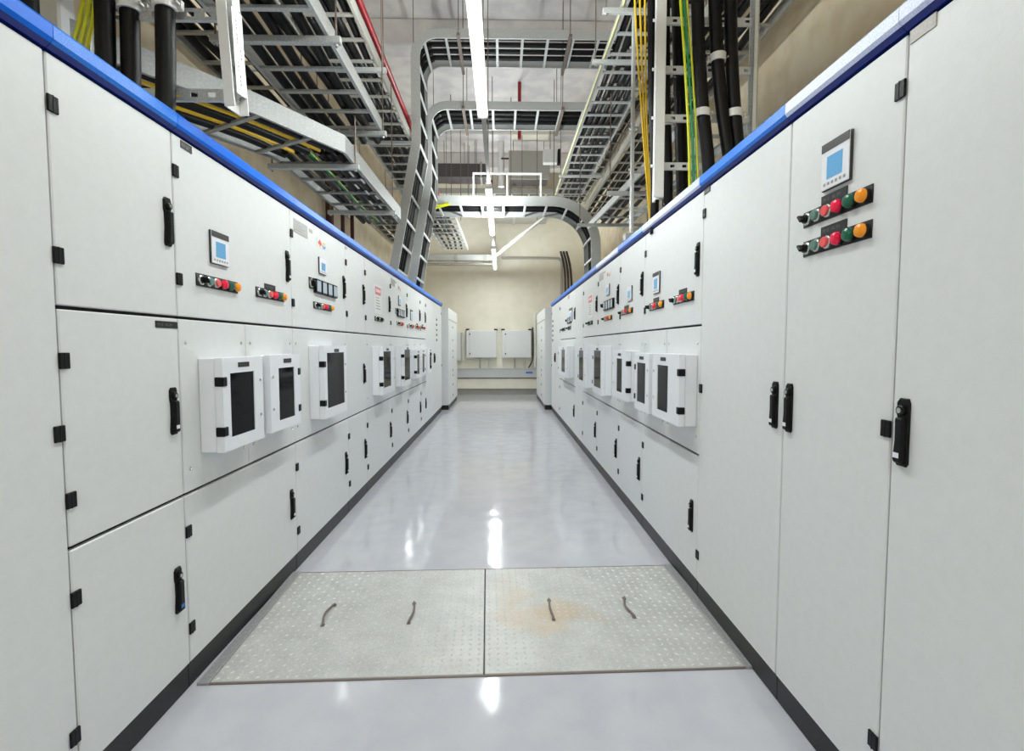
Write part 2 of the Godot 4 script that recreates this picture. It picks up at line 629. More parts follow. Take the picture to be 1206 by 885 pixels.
# ------------------------------------------------------------------ cabinets
# local frame of a cabinet: origin on the floor in the door plane, x to the viewer's right, z out of the door
func cabinet(side: int, d0: float, d1: float, label: String, trim: String, called := "switchgear_cabinet", out := 0.0) -> Node3D:
	var x := XL + out if side < 0 else XR - out
	var o := thing(called, label, "cabinet", "", W(x, 0, (d0 + d1) / 2), PI / 2 if side < 0 else -PI / 2)
	var w := d1 - d0
	width[o] = w
	part("carcass", box_mesh(Vector3(0, (TOP + PL) / 2, -0.46), Vector3(w - 0.002, TOP - PL, 0.87)), M.sheet, o)
	part("seam_dark", box_mesh(Vector3(0, (TOP + PL) / 2, -0.0235), Vector3(w - 0.001, TOP - PL - 0.004, 0.005)), M.seam_dark, o)  # dark sheet added behind the doors so the seams look shaded
	part("plinth", box_mesh(Vector3(0, PL / 2, -0.45), Vector3(w - 0.001, PL, 0.88), 0.003), M.plinth, o)
	if trim != "":
		var s := begin()
		var pr := [Vector2(0.02, 0.012), Vector2(0.028, 0.024), Vector2(0.028, 0.06), Vector2(0.018, 0.071), Vector2(-0.05, 0.071), Vector2(-0.05, 0.0), Vector2(-0.02, 0.0)]
		var xf := Transform3D(Basis(Vector3(0, 0, 1), Vector3(0, 1, 0), Vector3(-1, 0, 0)), Vector3(0, TOP, 0))
		prism(s, pr, -w / 2 + 0.001, w / 2 - 0.001, 0.0, xf)
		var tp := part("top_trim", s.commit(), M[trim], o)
		s = begin()
		prism(s, [Vector2(-0.02, 0.0), Vector2(0.006, 0.0), Vector2(0.0205, 0.0115), Vector2(-0.02, 0.0115)], -w / 2 + 0.001, w / 2 - 0.001, 0.0, xf)
		part("shaded_lip", s.commit(), M.lip_shade, tp)  # trim underside, its shade put into the colour
	return o


func door(o: Node3D, u0: float, u1: float, y0: float, y1: float, called := "door") -> MeshInstance3D:
	var w: float = width[o]
	var g := 0.003
	var gy := 0.006
	return part(called, box_mesh(Vector3((u0 + u1) / 2 - w / 2, (y0 + y1) / 2, -0.0105), Vector3(u1 - u0 - 2 * g, y1 - y0 - 2 * gy, 0.021), 0.0035), M.sheet, o)


func at_u(o: Node3D, u: float, y: float, z := 0.0) -> Vector3:
	return Vector3(u - width[o] / 2, y, z)


# swing handle: waisted black grip, key lock, sticker
func handle(o: Node3D, dr: Node3D, u: float, y: float, sticker := "white"):
	var key := "handle" + sticker
	if not G.has(key):
		var s := begin()
		var hw := 0.0205
		var pts := [Vector2(-0.014, -0.0925), Vector2(0.014, -0.0925), Vector2(hw, -0.084), Vector2(hw, 0.08), Vector2(0.015, 0.0925), Vector2(-0.012, 0.0925), Vector2(-hw, 0.082), Vector2(-hw, 0.046), Vector2(-0.0165, 0.034), Vector2(-0.0155, -0.02), Vector2(-hw, -0.07), Vector2(-hw, -0.084)]
		prism(s, pts, -0.001, 0.008, 0.003)
		var grip := [Vector2(-0.011, -0.083), Vector2(0.012, -0.083), Vector2(0.016, -0.076), Vector2(0.016, 0.034), Vector2(0.012, 0.04), Vector2(-0.01, 0.04), Vector2(-0.012, 0.034), Vector2(-0.011, -0.02), Vector2(-0.0155, -0.066), Vector2(-0.0155, -0.076)]
		prism(s, grip, 0.006, 0.02, 0.004)
		lathe(s, [Vector2(0.015, 0.0), Vector2(0.015, 0.014), Vector2(0.012, 0.017), Vector2(0.0, 0.017)], 14, Transform3D(Basis.IDENTITY, Vector3(0.0, 0.06, 0)))
		s.set_material(M.black)
		var mesh := s.commit()
		s = begin()
		lathe(s, [Vector2(0.0075, 0.01), Vector2(0.0075, 0.0185), Vector2(0.0, 0.0185)], 12, Transform3D(Basis.IDENTITY, Vector3(0.0, 0.06, 0)))
		s.set_material(M.chrome)
		s.commit(mesh)
		if sticker != "":
			s = begin()
			box(s, Vector3(-0.001, -0.062, 0.02), Vector3(0.02, 0.014, 0.001))
			s.set_material(M.sticker_blue if sticker == "blue" else M.meter)
			s.commit(mesh)
		G[key] = mesh
	part("handle", G[key], null, dr, at_u(o, u, y))


func hinge(o: Node3D, dr: Node3D, u: float, y: float):
	if not G.has("hinge"):
		var s := begin()
		box(s, Vector3(0, 0, 0.003), Vector3(0.036, 0.048, 0.008), 0.002)
		var k := Transform3D(Basis(Vector3.RIGHT, -PI / 2), Vector3(-0.001, -0.024, 0.004))
		lathe(s, [Vector2(0.0, 0.0), Vector2(0.004, 0.0), Vector2(0.004, 0.048), Vector2(0.0, 0.048)], 10, k)
		G.hinge = s.commit()
	part("hinge", G.hinge, M.black, dr, at_u(o, u, y))


func plate(called: String, o: Node3D, to: Node, u: float, y: float, w: float, h: float, m: Material, t := 0.002, z := 0.0) -> MeshInstance3D:
	return part(called, box_mesh(Vector3(0, 0, t / 2), Vector3(w, h, t), 0.0), m, to, at_u(o, u, y, z))


func screws(o: Node3D, dr: Node3D, spots: Array):
	if not G.has("screw"):
		var s := begin()
		lathe(s, [Vector2(0.008, 0.0), Vector2(0.008, 0.002), Vector2(0.005, 0.004), Vector2(0.003, 0.004), Vector2(0.002, 0.0025), Vector2(0.0, 0.0025)], 12)
		G.screw = s.commit()
	for p in spots:
		part("screw", G.screw, M.chrome, dr, at_u(o, p[0], p[1], -0.0005))


func power_meter(o: Node3D, u: float, y: float, w := 0.14, h := 0.142, head := true):
	var b := part("power_meter", box_mesh(Vector3(0, 0, 0.0045), Vector3(w + 0.004, h + 0.004, 0.009), 0.001), M.meter_head, o, at_u(o, u, y))
	part("front_plate", box_mesh(Vector3(0, 0, 0.0105), Vector3(w, h, 0.004), 0.001), M.meter, b)
	if head:
		part("header", box_mesh(Vector3(0, h / 2 - h * 0.09, 0.013), Vector3(w, h * 0.18, 0.002)), M.meter_head, b)
	part("screen", box_mesh(Vector3(0, -h * 0.05, 0.013), Vector3(w * 0.56, h * 0.48, 0.0015)), M.screen, b)
	for k in 6:
		part("key", box_mesh(Vector3((k - 2.5) * w * 0.145, -h * 0.39, 0.013), Vector3(w * 0.07, h * 0.06, 0.002), 0.0005), M.grey_label, b)


# row of selector, buttons and pilot lamps on a black strip; u is the left end
func control_strip(o: Node3D, u: float, y: float, w: float, lab := true, r := 0.0215, kinds := ["knob", "lamp_teal", "lamp_pink", "lamp_red", "lamp_green", "lamp_amber"]):
	var s := begin()
	var hh := r * 2.5
	prism(s, [Vector2(-w / 2, -hh / 2), Vector2(w / 2, -hh / 2), Vector2(w / 2, hh / 2), Vector2(-w / 2, hh / 2)], 0.0, 0.003)
	var st := part("control_strip", s.commit(), M.strip, o, at_u(o, u + w / 2, y))
	if lab:
		part("name_label", box_mesh(Vector3(-w * 0.02, hh / 2 + 0.014, 0.0015), Vector3(w * 0.38, 0.03, 0.003)), M.print_small, st)
	var n := kinds.size()
	for i in n:
		var p := Vector3(-w / 2 + w * (i + 0.5) / n, 0, 0.003)
		if kinds[i] == "knob":
			part("selector_switch", knob(r), null, st, p)
		else:
			var deep: bool = i >= n - 3
			part("pilot_lamp" if deep else "push_button", button(r, deep, kinds[i]), null, st, p)


func knob(r: float) -> ArrayMesh:
	var key := "knob%.4f" % r
	if not G.has(key):
		var s := begin()
		lathe(s, [Vector2(r, 0.0), Vector2(r, 0.008), Vector2(r * 0.85, 0.011), Vector2(r * 0.7, 0.011)], 20)
		s.set_material(M.chrome)
		var mesh := s.commit()
		s = begin()
		lathe(s, [Vector2(r * 0.72, 0.008), Vector2(r * 0.68, 0.018), Vector2(0.0, 0.018)], 20)
		box(s, Vector3(0, 0, 0.026), Vector3(r * 0.5, r * 1.35, 0.022), 0.003, Transform3D(Basis(Vector3(0, 0, 1), 0.7), Vector3.ZERO))
		s.set_material(M.black)
		s.commit(mesh)
		G[key] = mesh
	return G[key]


func button(r: float, deep: bool, col: String) -> ArrayMesh:
	var key := "btn%.4f%s%s" % [r, deep, col]
	if not G.has(key):
		var s := begin()
		lathe(s, [Vector2(r, 0.0), Vector2(r, 0.009), Vector2(r * 0.86, 0.012), Vector2(r * 0.78, 0.012)], 20)
		s.set_material(M.chrome if not deep else M.strip)
		var mesh := s.commit()
		s = begin()
		if deep:
			lathe(s, [Vector2(r * 0.96, 0.003), Vector2(r * 0.96, 0.015), Vector2(r * 0.85, 0.022), Vector2(r * 0.5, 0.026), Vector2(0.0, 0.027)], 20)
		else:
			lathe(s, [Vector2(r * 0.8, 0.008), Vector2(r * 0.8, 0.018), Vector2(r * 0.7, 0.021), Vector2(0.0, 0.021)], 20)
		s.set_material(M[col])
		s.commit(mesh)
		G[key] = mesh
	return G[key]


# selector switch and four square meters side by side
func meter_bank(o: Node3D, u: float, y: float, n := 4):
	part("meter_bank", box_mesh(Vector3(0, 0, 0.002), Vector3(0.47, 0.1, 0.004), 0.001), M.strip, o, at_u(o, u + 0.235, y))
	var sel := part("selector_switch", knob(0.032), null, o, at_u(o, u - 0.045, y + 0.01))
	part("selector_plate", box_mesh(Vector3(0, 0, 0.001), Vector3(0.075, 0.075, 0.004)), M.black, sel)
	for k in n:
		var pm := part("panel_meter", box_mesh(Vector3.ZERO, Vector3(0.1, 0.096, 0.016), 0.003), M.black, o, at_u(o, u + 0.47 * (k + 0.5) / n, y, 0.012))
		part("dial", box_mesh(Vector3(0, 0, 0.0085), Vector3(0.076, 0.074, 0.002)), M.dial, pm)


func upper(o: Node3D, hinge_left := true) -> MeshInstance3D:
	var w: float = width[o]
	var d := door(o, 0, w, M1, TOP, "upper_door")
	handle(o, d, w - 0.06, 1.892, "white")
	for y in [2.105, 1.682]:
		hinge(o, d, 0.016, y)
	return d


func lower(o: Node3D, sticker := "white") -> MeshInstance3D:
	var w: float = width[o]
	var d := door(o, 0, w, PL, M2, "lower_door")
	handle(o, d, w - 0.08, 0.447, sticker)
	for y in [0.655, 0.25]:
		hinge(o, d, 0.016, y)
	return d


func mid_panel(o: Node3D, u0: float, u1: float):
	var d := door(o, u0, u1, M2, M1, "fixed_panel")
	screws(o, d, [[u0 + 0.045, M1 - 0.1], [u1 - 0.045, M1 - 0.1], [u0 + 0.045, M2 + 0.1], [u1 - 0.045, M2 + 0.1]])


# a white instrument box with a dark window, bolted to the middle panel
func view_box(o: Node3D, u0: float, u1: float, y0: float, y1: float, win: Array, hinge_left: bool, label: String):
	var b := thing("metering_box", label, "metering box", "white metering boxes on the cabinets", o.to_global(at_u(o, (u0 + u1) / 2, y0)), o.rotation.y)
	var w := u1 - u0
	var h := y1 - y0
	part("box_body", box_mesh(Vector3(0, h / 2, 0.034), Vector3(w, h, 0.068), 0.004), M.box, b)
	var sd := -1.0 if hinge_left else 1.0
	var wx: float = (win[0] + win[1]) / 2 - (u0 + u1) / 2
	var wy: float = (win[2] + win[3]) / 2 - y0
	var ww: float = win[1] - win[0]
	var wh: float = win[3] - win[2]
	# door as a frame round the window
	var s := begin()
	var x0 := -w / 2
	var x1 := w / 2
	var a0: float = wx - ww / 2
	var a1: float = wx + ww / 2
	var c0: float = wy - wh / 2
	var c1: float = wy + wh / 2
	for q in [[x0, a0, 0.0, h], [a1, x1, 0.0, h], [a0, a1, 0.0, c0], [a0, a1, c1, h]]:
		box(s, Vector3((q[0] + q[1]) / 2, (q[2] + q[3]) / 2, 0.086), Vector3(q[1] - q[0], q[3] - q[2], 0.032), 0.0)
	var dr := part("box_door", s.commit(), M.box, b)
	part("window_pane", box_mesh(Vector3(wx, wy, 0.094), Vector3(ww, wh, 0.006)), M.glass, dr)
	for y in [0.22, 0.75]:
		s = begin()
		box(s, Vector3(sd * (w / 2 - 0.014), h * y, 0.1), Vector3(0.034, 0.04, 0.012), 0.003)
		box(s, Vector3(sd * (w / 2 + 0.001), h * y, 0.086), Vector3(0.012, 0.04, 0.034), 0.003)
		part("hinge", s.commit(), M.black, dr)
	for y in [0.3, 0.72]:
		s = begin()
		lathe(s, [Vector2(0.008, 0.0), Vector2(0.008, 0.003), Vector2(0.004, 0.005), Vector2(0.0, 0.003)], 10, Transform3D(Basis.IDENTITY, Vector3(-sd * (w / 2 - 0.03), h * y, 0.102)))
		part("lock", s.commit(), M.chrome, dr)
	part("name_label", box_mesh(Vector3(wx + 0.01, h - 0.033, 0.103), Vector3(0.1, 0.022, 0.002)), M.print_small, dr)


# wide feeder cabinet: two strips, two windows
func feeder(side: int, d0: float, d1: float, label: String, trim: String, tagged: bool, bl: Array):
	var o := cabinet(side, d0, d1, label, trim)
	var d := upper(o)
	power_meter(o, 0.31, 1.855)
	control_strip(o, 0.13, 1.697, 0.34, side > 0)
	control_strip(o, 0.655, 1.70, 0.35)
	if tagged:
		plate("name_label", o, d, 0.095, 2.226, 0.075, 0.03, M.print_tag)
	mid_panel(o, 0, 0.535)
	mid_panel(o, 0.535, width[o])
	lower(o)
	view_box(o, 0.124, 0.489, 0.958, 1.364, [0.185, 0.403, 1.014, 1.296], true, bl[0])
	view_box(o, 0.572, 0.96 if side < 0 else 1.075, 0.965, 1.368, [0.673, 0.88, 1.016, 1.297], false, bl[1])


# section with nameplate, logo, meter, bank of dials and one large window
func incomer(side: int, d0: float, d1: float, label: String, trim: String, bl: String):
	var o := cabinet(side, d0, d1, label, trim)
	var d := upper(o)
	plate("nameplate", o, d, 0.17, 2.166, 0.225, 0.082, M.nameplate)
	plate("name_label", o, d, 0.345, 2.19, 0.06, 0.022, M.print_grey)
	plate("emblem", o, d, 0.555, 2.142, 0.2, 0.062, M.logo)
	power_meter(o, 0.545, 1.985, 0.14, 0.11, false)
	meter_bank(o, 0.37, 1.83)
	control_strip(o, 0.36, 1.697, 0.38, false, 0.019)
	mid_panel(o, 0, width[o])
	lower(o)
	view_box(o, 0.255, 0.744, 0.921, 1.416, [0.315, 0.70, 0.988, 1.368], true, bl)


func narrow(side: int, d0: float, d1: float, label: String, trim: String):
	var o := cabinet(side, d0, d1, label, trim)
	var d := upper(o)
	plate("name_label", o, d, 0.03, 2.225, 0.05, 0.022, M.print_grey)
	var m := door(o, 0, width[o], M2, M1, "middle_door")
	handle(o, m, width[o] - 0.08, 1.158, "")
	lower(o)


func sign_section(side: int, d0: float, d1: float, label: String, trim: String, bl: String):
	var o := cabinet(side, d0, d1, label, trim)
	var d := upper(o)
	plate("warning_sign", o, d, 0.52, 1.9, 0.33, 0.3, M.sign)
	control_strip(o, 0.36, 1.695, 0.34, false, 0.02, ["knob", "lamp_teal", "knob", "lamp_teal"])
	mid_panel(o, 0, width[o])
	lower(o)
	view_box(o, 0.24, 0.81, 0.921, 1.412, [0.29, 0.645, 0.99, 1.359], true, bl)


func small_feeder(side: int, d0: float, d1: float, label: String, trim: String, bl: String):
	var o := cabinet(side, d0, d1, label, trim)
	upper(o)
	var w: float = width[o]
	if w > 0.7:
		power_meter(o, 0.37, 1.855, 0.14, 0.12, false)
	control_strip(o, 0.05, 1.712, minf(0.42, w - 0.15), true, 0.019)
	mid_panel(o, 0, w)
	lower(o)
	if bl != "":
		view_box(o, 0.17, minf(0.7, w - 0.05), 0.975, 1.376, [0.33, 0.53, 1.03, 1.31], false, bl)


func tall(side: int, d0: float, d1: float, label: String, trim: String, handle_left: bool, hinges: Array, hinge_left: bool) -> Node3D:
	var o := cabinet(side, d0, d1, label, trim)
	var w: float = width[o]
	var d := door(o, 0, w, PL, TOP, "tall_door")
	handle(o, d, 0.045 if handle_left else w - 0.055, 1.182, "white")
	for y in hinges:
		hinge(o, d, 0.016 if hinge_left else w - 0.016, y)
	return o


func left_row():
	M.sticker_blue = paint(Color(0.12, 0.42, 0.75), 0.4)
	tall(-1, 0.0, 1.519, "tall plain grey cabinet at the left edge of the picture", "blue", true, [1.16, 0.24], false)
	tall(-1, -1.4, 0.0, "tall plain grey cabinet behind the camera on the left", "blue", true, [1.16], false)
	# three plain doors one above the other
	var o := cabinet(-1, 1.519, 2.073, "grey cabinet with three plain doors, one above the other, nearest on the left", "blue_speckled")
	var w: float = width[o]
	var d := door(o, 0, w, M1, TOP, "upper_door")
	handle(o, d, w - 0.045, 1.892, "")
	hinge(o, d, 0.016, 2.107)
	hinge(o, d, 0.01, 1.678)
	d = door(o, 0, w, M2, M1, "middle_door")
	handle(o, d, w - 0.052, 1.161, "white")
	hinge(o, d, 0.012, 1.372)
	hinge(o, d, 0.012, 0.956)
	plate("name_label", o, d, w - 0.07, 1.497, 0.13, 0.026, M.print_small)
	d = door(o, 0, w, PL, M2, "lower_door")
	handle(o, d, w - 0.065, 0.447, "blue")
	hinge(o, d, 0.012, 0.654)
	feeder(-1, 2.073, 3.192, "wide grey cabinet with two rows of push buttons and a black corner tag", "blue", true,
		["nearest white metering box on the left row, hinges at its left", "second white metering box on the left row, hinges at its right"])
	incomer(-1, 3.192, 4.293, "left row cabinet with a grey nameplate, coloured emblem and bank of four square meters", "blue", "large white metering box third along the left row")
	narrow(-1, 4.293, 4.89, "narrow plain cabinet with three slim handles in the left row", "blue_speckled")
	sign_section(-1, 4.89, 5.99, "left row cabinet with the red and white warning sign", "blue_speckled", "fourth white metering box along the left row")
	incomer(-1, 5.99, 7.05, "second left row cabinet with nameplate and square meters, beyond the warning sign", "blue_speckled", "fifth white metering box along the left row")
	feeder(-1, 7.05, 8.17, "far left cabinet with two small rows of red buttons", "blue_speckled", false, ["sixth white metering box, far along the left row", "seventh white metering box, far along the left row"])
	small_feeder(-1, 8.17, 8.75, "narrow far left cabinet with one small row of buttons", "blue_speckled", "last and smallest white metering box of the left row")
	lamp_cabinet(-1, 8.75, 9.85, "tall far left cabinet with a single slim handle", "blue_speckled", false, false)
	lamp_cabinet(-1, 9.85, 11.05, "last blue-topped cabinet of the left row with a column of lamps", "blue_speckled", true, true)


func lamp_cabinet(side: int, d0: float, d1: float, label: String, trim: String, hl: bool, lamps: bool):
	var o := tall(side, d0, d1, label, trim, hl, [2.1, 1.0], not hl)
	if lamps:
		for k in 5:
			part("pilot_lamp", button(0.026, false, "strip"), null, o, at_u(o, 0.32, 1.53 + 0.1 * k))


func right_row():
	tall(1, -1.4, 0.55, "tall plain grey cabinet behind the camera on the right", "pale_trim", true, [1.16], false)
	var o := tall(1, 0.55, 1.396, "tall grey cabinet with a pale corner label at the right edge of the picture", "pale_trim", true, [], false)
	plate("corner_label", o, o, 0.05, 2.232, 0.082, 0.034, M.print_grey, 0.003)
	o = tall(1, 1.396, 1.945, "tall grey cabinet with a lit meter above two rows of coloured buttons", "pale_trim", true, [2.11, 1.183, 0.262], false)
	power_meter(o, 0.278, 2.008, 0.136, 0.15)
	control_strip(o, 0.1, 1.863, 0.342)
	control_strip(o, 0.104, 1.76, 0.34)
	o = tall(1, 1.945, 2.775, "tall blank grey cabinet right of the middle, its top edge bright blue", "blue_speckled", false, [2.122, 1.184, 0.258], true)
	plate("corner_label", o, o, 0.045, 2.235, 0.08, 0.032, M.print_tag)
	feeder(1, 2.775, 3.89, "nearest of the three-tier cabinets in the right row, with two rows of buttons", "pale_trim", false,
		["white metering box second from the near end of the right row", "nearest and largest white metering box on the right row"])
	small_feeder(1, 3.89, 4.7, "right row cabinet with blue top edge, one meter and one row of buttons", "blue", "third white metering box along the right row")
	incomer(1, 4.7, 5.77, "right row cabinet with emblem and bank of square meters", "pale_trim", "fourth white metering box along the right row")
	sign_section(1, 5.77, 6.8, "right row cabinet with the pale warning sign", "blue_speckled", "fifth white metering box along the right row")
	var w := cabinet(1, 6.8, 7.5, "plain narrow cabinet without seams far along the right row", "blue_speckled")
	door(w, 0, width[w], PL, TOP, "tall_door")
	o = cabinet(1, 7.5, 9.5, "broad far right cabinet with a tall dark meter and two rows of switches", "blue_speckled")
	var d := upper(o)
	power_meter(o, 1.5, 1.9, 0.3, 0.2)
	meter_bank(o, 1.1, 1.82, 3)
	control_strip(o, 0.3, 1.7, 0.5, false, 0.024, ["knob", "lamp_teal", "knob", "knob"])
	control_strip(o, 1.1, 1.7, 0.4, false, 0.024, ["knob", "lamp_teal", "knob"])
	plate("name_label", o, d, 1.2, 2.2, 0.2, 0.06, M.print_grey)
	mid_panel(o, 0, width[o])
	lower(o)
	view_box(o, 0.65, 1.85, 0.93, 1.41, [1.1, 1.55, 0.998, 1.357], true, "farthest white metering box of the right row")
	lamp_cabinet(1, 9.5, 10.3, "tall far right cabinet with a slim black handle", "blue_speckled", true, false)
	lamp_cabinet(1, 10.3, 11.05, "last blue-topped cabinet of the right row with a column of lamps", "blue_speckled", false, true)


func end_of_aisle():
	# two deeper cabinets that step out into the aisle beyond each row
	for sd in [-1, 1]:
		var far := 13.45 if sd < 0 else 13.9
		var o := cabinet(sd, 11.3, far, "deep grey end cabinet stepping into the aisle on the %s" % ["left" if sd < 0 else "right"], "", "end_cabinet", 0.13)
		var w: float = width[o]
		var d := door(o, 0, w, PL, TOP, "tall_door")
		part("head_strip", box_mesh(Vector3(0, 2.0, 0.004), Vector3(w - 0.1, 0.02, 0.008)), M.galv_dull, d)
		part("side_sheet", box_mesh(Vector3(-w / 2 if sd < 0 else w / 2, (TOP + PL) / 2, -0.05), Vector3(0.006, TOP - PL - 0.02, 0.07)), M.sheet, o)
		for y in [0.25, 0.5, 0.72, 0.84, 1.15, 1.3, 1.55, 1.85]:
			hinge(o, d, 0.9 if sd < 0 else w - 0.9, y)
	# two junction cabinets on the end wall
	var xs := [[-1.0, -0.13], [0.02, 0.86]]
	for k in 2:
		var x0: float = xs[k][0]
		var x1: float = xs[k][1]
		var w := x1 - x0
		var o := thing("wall_cabinet", ["grey wall cabinet on the end wall, left of the pair", "grey wall cabinet on the end wall, right of the pair"][k], "wall cabinet", "cabinets on the end wall", W((x0 + x1) / 2, 1.07, 14.9))
		part("cabinet_body", box_mesh(Vector3(0, 0.395, 0.1), Vector3(w, 0.79, 0.2), 0.006), M.sheet, o)
		var d := part("cabinet_door", box_mesh(Vector3(0.04, 0.395, 0.212), Vector3(w - 0.1, 0.77, 0.022), 0.005), M.sheet, o)
		for y in [0.12, 0.68]:
			part("lock", box_mesh(Vector3(-w / 2 + 0.1, y, 0.228), Vector3(0.03, 0.04, 0.014), 0.003), M.black, d)
		for e in [-1, 1]:
			part("mounting_lug", box_mesh(Vector3(e * (w / 2 - 0.03), 0.81, 0.05), Vector3(0.1, 0.05, 0.06), 0.004), M.black, o)
		for q in [-0.05, 0.22]:
			var s := begin()
			tube(s, [Vector3(q, 0.01, 0.12), Vector3(q, -0.3, 0.12)], 0.022, 8)
			part("cable_gland", s.commit(), M.galv_dull if q < 0 else M.zinc, o)
	var sl := thing("wall_cabinet", "slim pale cabinet on the end wall half hidden by the left end cabinet", "wall cabinet", "", W(-1.28, 1.0, 14.9))
	part("cabinet_body", box_mesh(Vector3(0, 0.4, 0.08), Vector3(0.36, 0.82, 0.16), 0.006), M.sheet, sl)
	part("door_edge", box_mesh(Vector3(0.14, 0.4, 0.165), Vector3(0.05, 0.8, 0.012), 0.003), M.galv_dull, sl)
	# trunking and the white ledge under it
	var t := thing("cable_trunking", "long galvanised cable trunking along the foot of the end wall", "trunking", "", W(-0.25, 0.5, 14.9))
	part("trunking_body", box_mesh(Vector3(0, 0.13, 0.13), Vector3(2.6, 0.25, 0.26), 0.004), M.galv, t)
	part("trunking_lid", box_mesh(Vector3(0, 0.262, 0.14), Vector3(2.6, 0.012, 0.28), 0.003), M.galv, t)
	part("blue_sticker", box_mesh(Vector3(1.05, 0.15, 0.261), Vector3(0.2, 0.05, 0.002)), paint(Color(0.3, 0.45, 0.8), 0.4), t)
	var l := thing("wall_ledge", "white masonry ledge at the foot of the end wall under the trunking", "ledge", "", W(0, 0, 14.9))
	part("ledge_top", box_mesh(Vector3(0, 0.33, 0.1), Vector3(3.6, 0.3, 0.2), 0.01), M.wall_end, l)
	part("ledge_foot", box_mesh(Vector3(0, 0.09, 0.05), Vector3(3.6, 0.18, 0.1)), M.galv_dull, l)


# ------------------------------------------------------------------ ladder trays and cables
func nth(k: int, n: int, first := "leftmost", last := "rightmost", side := "from the left") -> String:
	if k == 0:
		return first
	if k == n - 1:
		return last
	return ["", "second", "third", "fourth", "fifth", "sixth", "seventh", "eighth", "ninth"][k] + " " + side


func tangents(p: Array) -> Array:
	var t := []
	for i in p.size():
		var a: Vector3 = (p[i] - p[i - 1]).normalized() if i > 0 else (p[1] - p[0]).normalized()
		var b: Vector3 = (p[i + 1] - p[i]).normalized() if i < p.size() - 1 else a
		t.append([(a + b).normalized(), 1.0 / maxf((a + b).length() / 2.0, 0.5)])
	return t


func sweep(s: SurfaceTool, p: Array, lat: Array, up: Array, prof: Array):
	var n := prof.size()
	var ctr := Vector2.ZERO
	for i in p.size() - 1:
		for k in n:
			var a: Vector2 = prof[k]
			var b: Vector2 = prof[(k + 1) % n]
			var e := b - a
			var nn := Vector2(e.y, -e.x).normalized() * 0.01
			var m := (a + b) / 2 - nn
			var q := [p[i] + lat[i] * a.x + up[i] * a.y, p[i] + lat[i] * b.x + up[i] * b.y, p[i + 1] + lat[i + 1] * b.x + up[i + 1] * b.y, p[i + 1] + lat[i + 1] * a.x + up[i + 1] * a.y]
			var inside: Vector3 = (p[i] + p[i + 1]) / 2 + (lat[i] + lat[i + 1]) / 2 * m.x + (up[i] + up[i + 1]) / 2 * m.y
			face(s, q, inside)


# ladder tray along a path; lat0 fixes the sideways direction (ZERO: level tray, sideways = path x up)
func ladder(o: Node3D, p: Array, lat0: Vector3, w: float, h: float, gap: float, m: Material, slotted := false, start := 0.15, rung_at := -1.0):
	var tt := tangents(p)
	var lat := []
	var up := []
	for e in tt:
		var t: Vector3 = e[0]
		if lat0 == Vector3.ZERO:
			lat.append(t.cross(Vector3.UP).normalized() * e[1])
			up.append(Vector3.UP)
		else:
			lat.append(lat0)
			up.append(lat0.cross(t).normalized() * e[1])
	for sd in [-1.0, 1.0]:
		var s := begin()
		var c := []
		for q in [[0, -1, 0], [0.022, -1, 0], [0.022, -1, 0.004], [0.004, -1, 0.004], [0.004, 1, -0.004], [0.022, 1, -0.004], [0.022, 1, 0], [0, 1, 0]]:
			c.append(Vector2(sd * (w / 2 - q[0]), q[1] * h / 2 + q[2]))
		if sd < 0:
			c.reverse()
		c.reverse()
		sweep(s, p, lat, up, c)
		part("side_rail", s.commit(), m, o)
	var key := "rung%.3f%s" % [w, slotted]
	if not G.has(key):
		var s := begin()
		var rw := w - 0.012
		if slotted:
			# channel rung with real slots along its face
			var ns := int(rw / 0.075)
			for e in [-1, 1]:
				box(s, Vector3(0, 0.008, e * 0.017), Vector3(rw, 0.003, 0.014))
				box(s, Vector3(0, 0, e * 0.0235), Vector3(rw, 0.018, 0.003))
			for k in ns + 1:
				box(s, Vector3(-rw / 2 + rw * k / ns, 0.008, 0), Vector3(rw / ns - 0.03, 0.003, 0.02))
		else:
			box(s, Vector3.ZERO, Vector3(rw, 0.02, 0.036), 0.003)
		G[key] = s.commit()
	var run := start
	for i in p.size() - 1:
		var a: Vector3 = p[i]
		var b: Vector3 = p[i + 1]
		var len := a.distance_to(b)
		var t := (b - a) / len
		var la := lat0 if lat0 != Vector3.ZERO else t.cross(Vector3.UP).normalized()
		var u := la.cross(t).normalized() if lat0 != Vector3.ZERO else Vector3.UP
		while run < len:
			var r := part("rung", G[key], m, o)
			r.transform = Transform3D(Basis(la, u, la.cross(u)), a + t * run + u * (rung_at * (h / 2 - 0.014)))
			run += gap
		run -= len


func cable(called: String, label: String, pts: Array, r: float, m: Material, group := "", steps := 4, sides := 8) -> MeshInstance3D:
	var s := begin()
	tube(s, smooth(pts, steps) if steps > 1 else pts, r, sides)
	var o := part(called, s.commit(), m)
	tag(o, label, "pipe" if called.contains("pipe") or called.contains("conduit") else "cable", group)
	return o


# a straight run of n cables lying side by side on a level tray
func cable_run(n: int, x0: float, x1: float, y: float, d0: float, d1: float, r: float, label: String, group: String, mats := ["cable"]):
	for k in n:
		var x := lerpf(x0, x1, (k + 0.5) / n)
		var p := []
		var steps := int((d1 - d0) / 1.1) + 2
		for i in steps:
			var d := lerpf(d0, d1, float(i) / (steps - 1))
			p.append(W(x + rng.randf_range(-0.3, 0.3) * (x1 - x0) / n, y + r + rng.randf_range(0, 0.006), d))
		var lab := label + ", " + nth(k, n)
		cable("tray_cable" if mats[k % mats.size()] == "cable" else "earth_cable", lab if mats[k % mats.size()] == "cable" else lab.replace("black", "yellow and green"), p, r if mats[k % mats.size()] == "cable" else r * 0.55, M[mats[k % mats.size()]], group if mats[k % mats.size()] == "cable" else "", 3, 8)


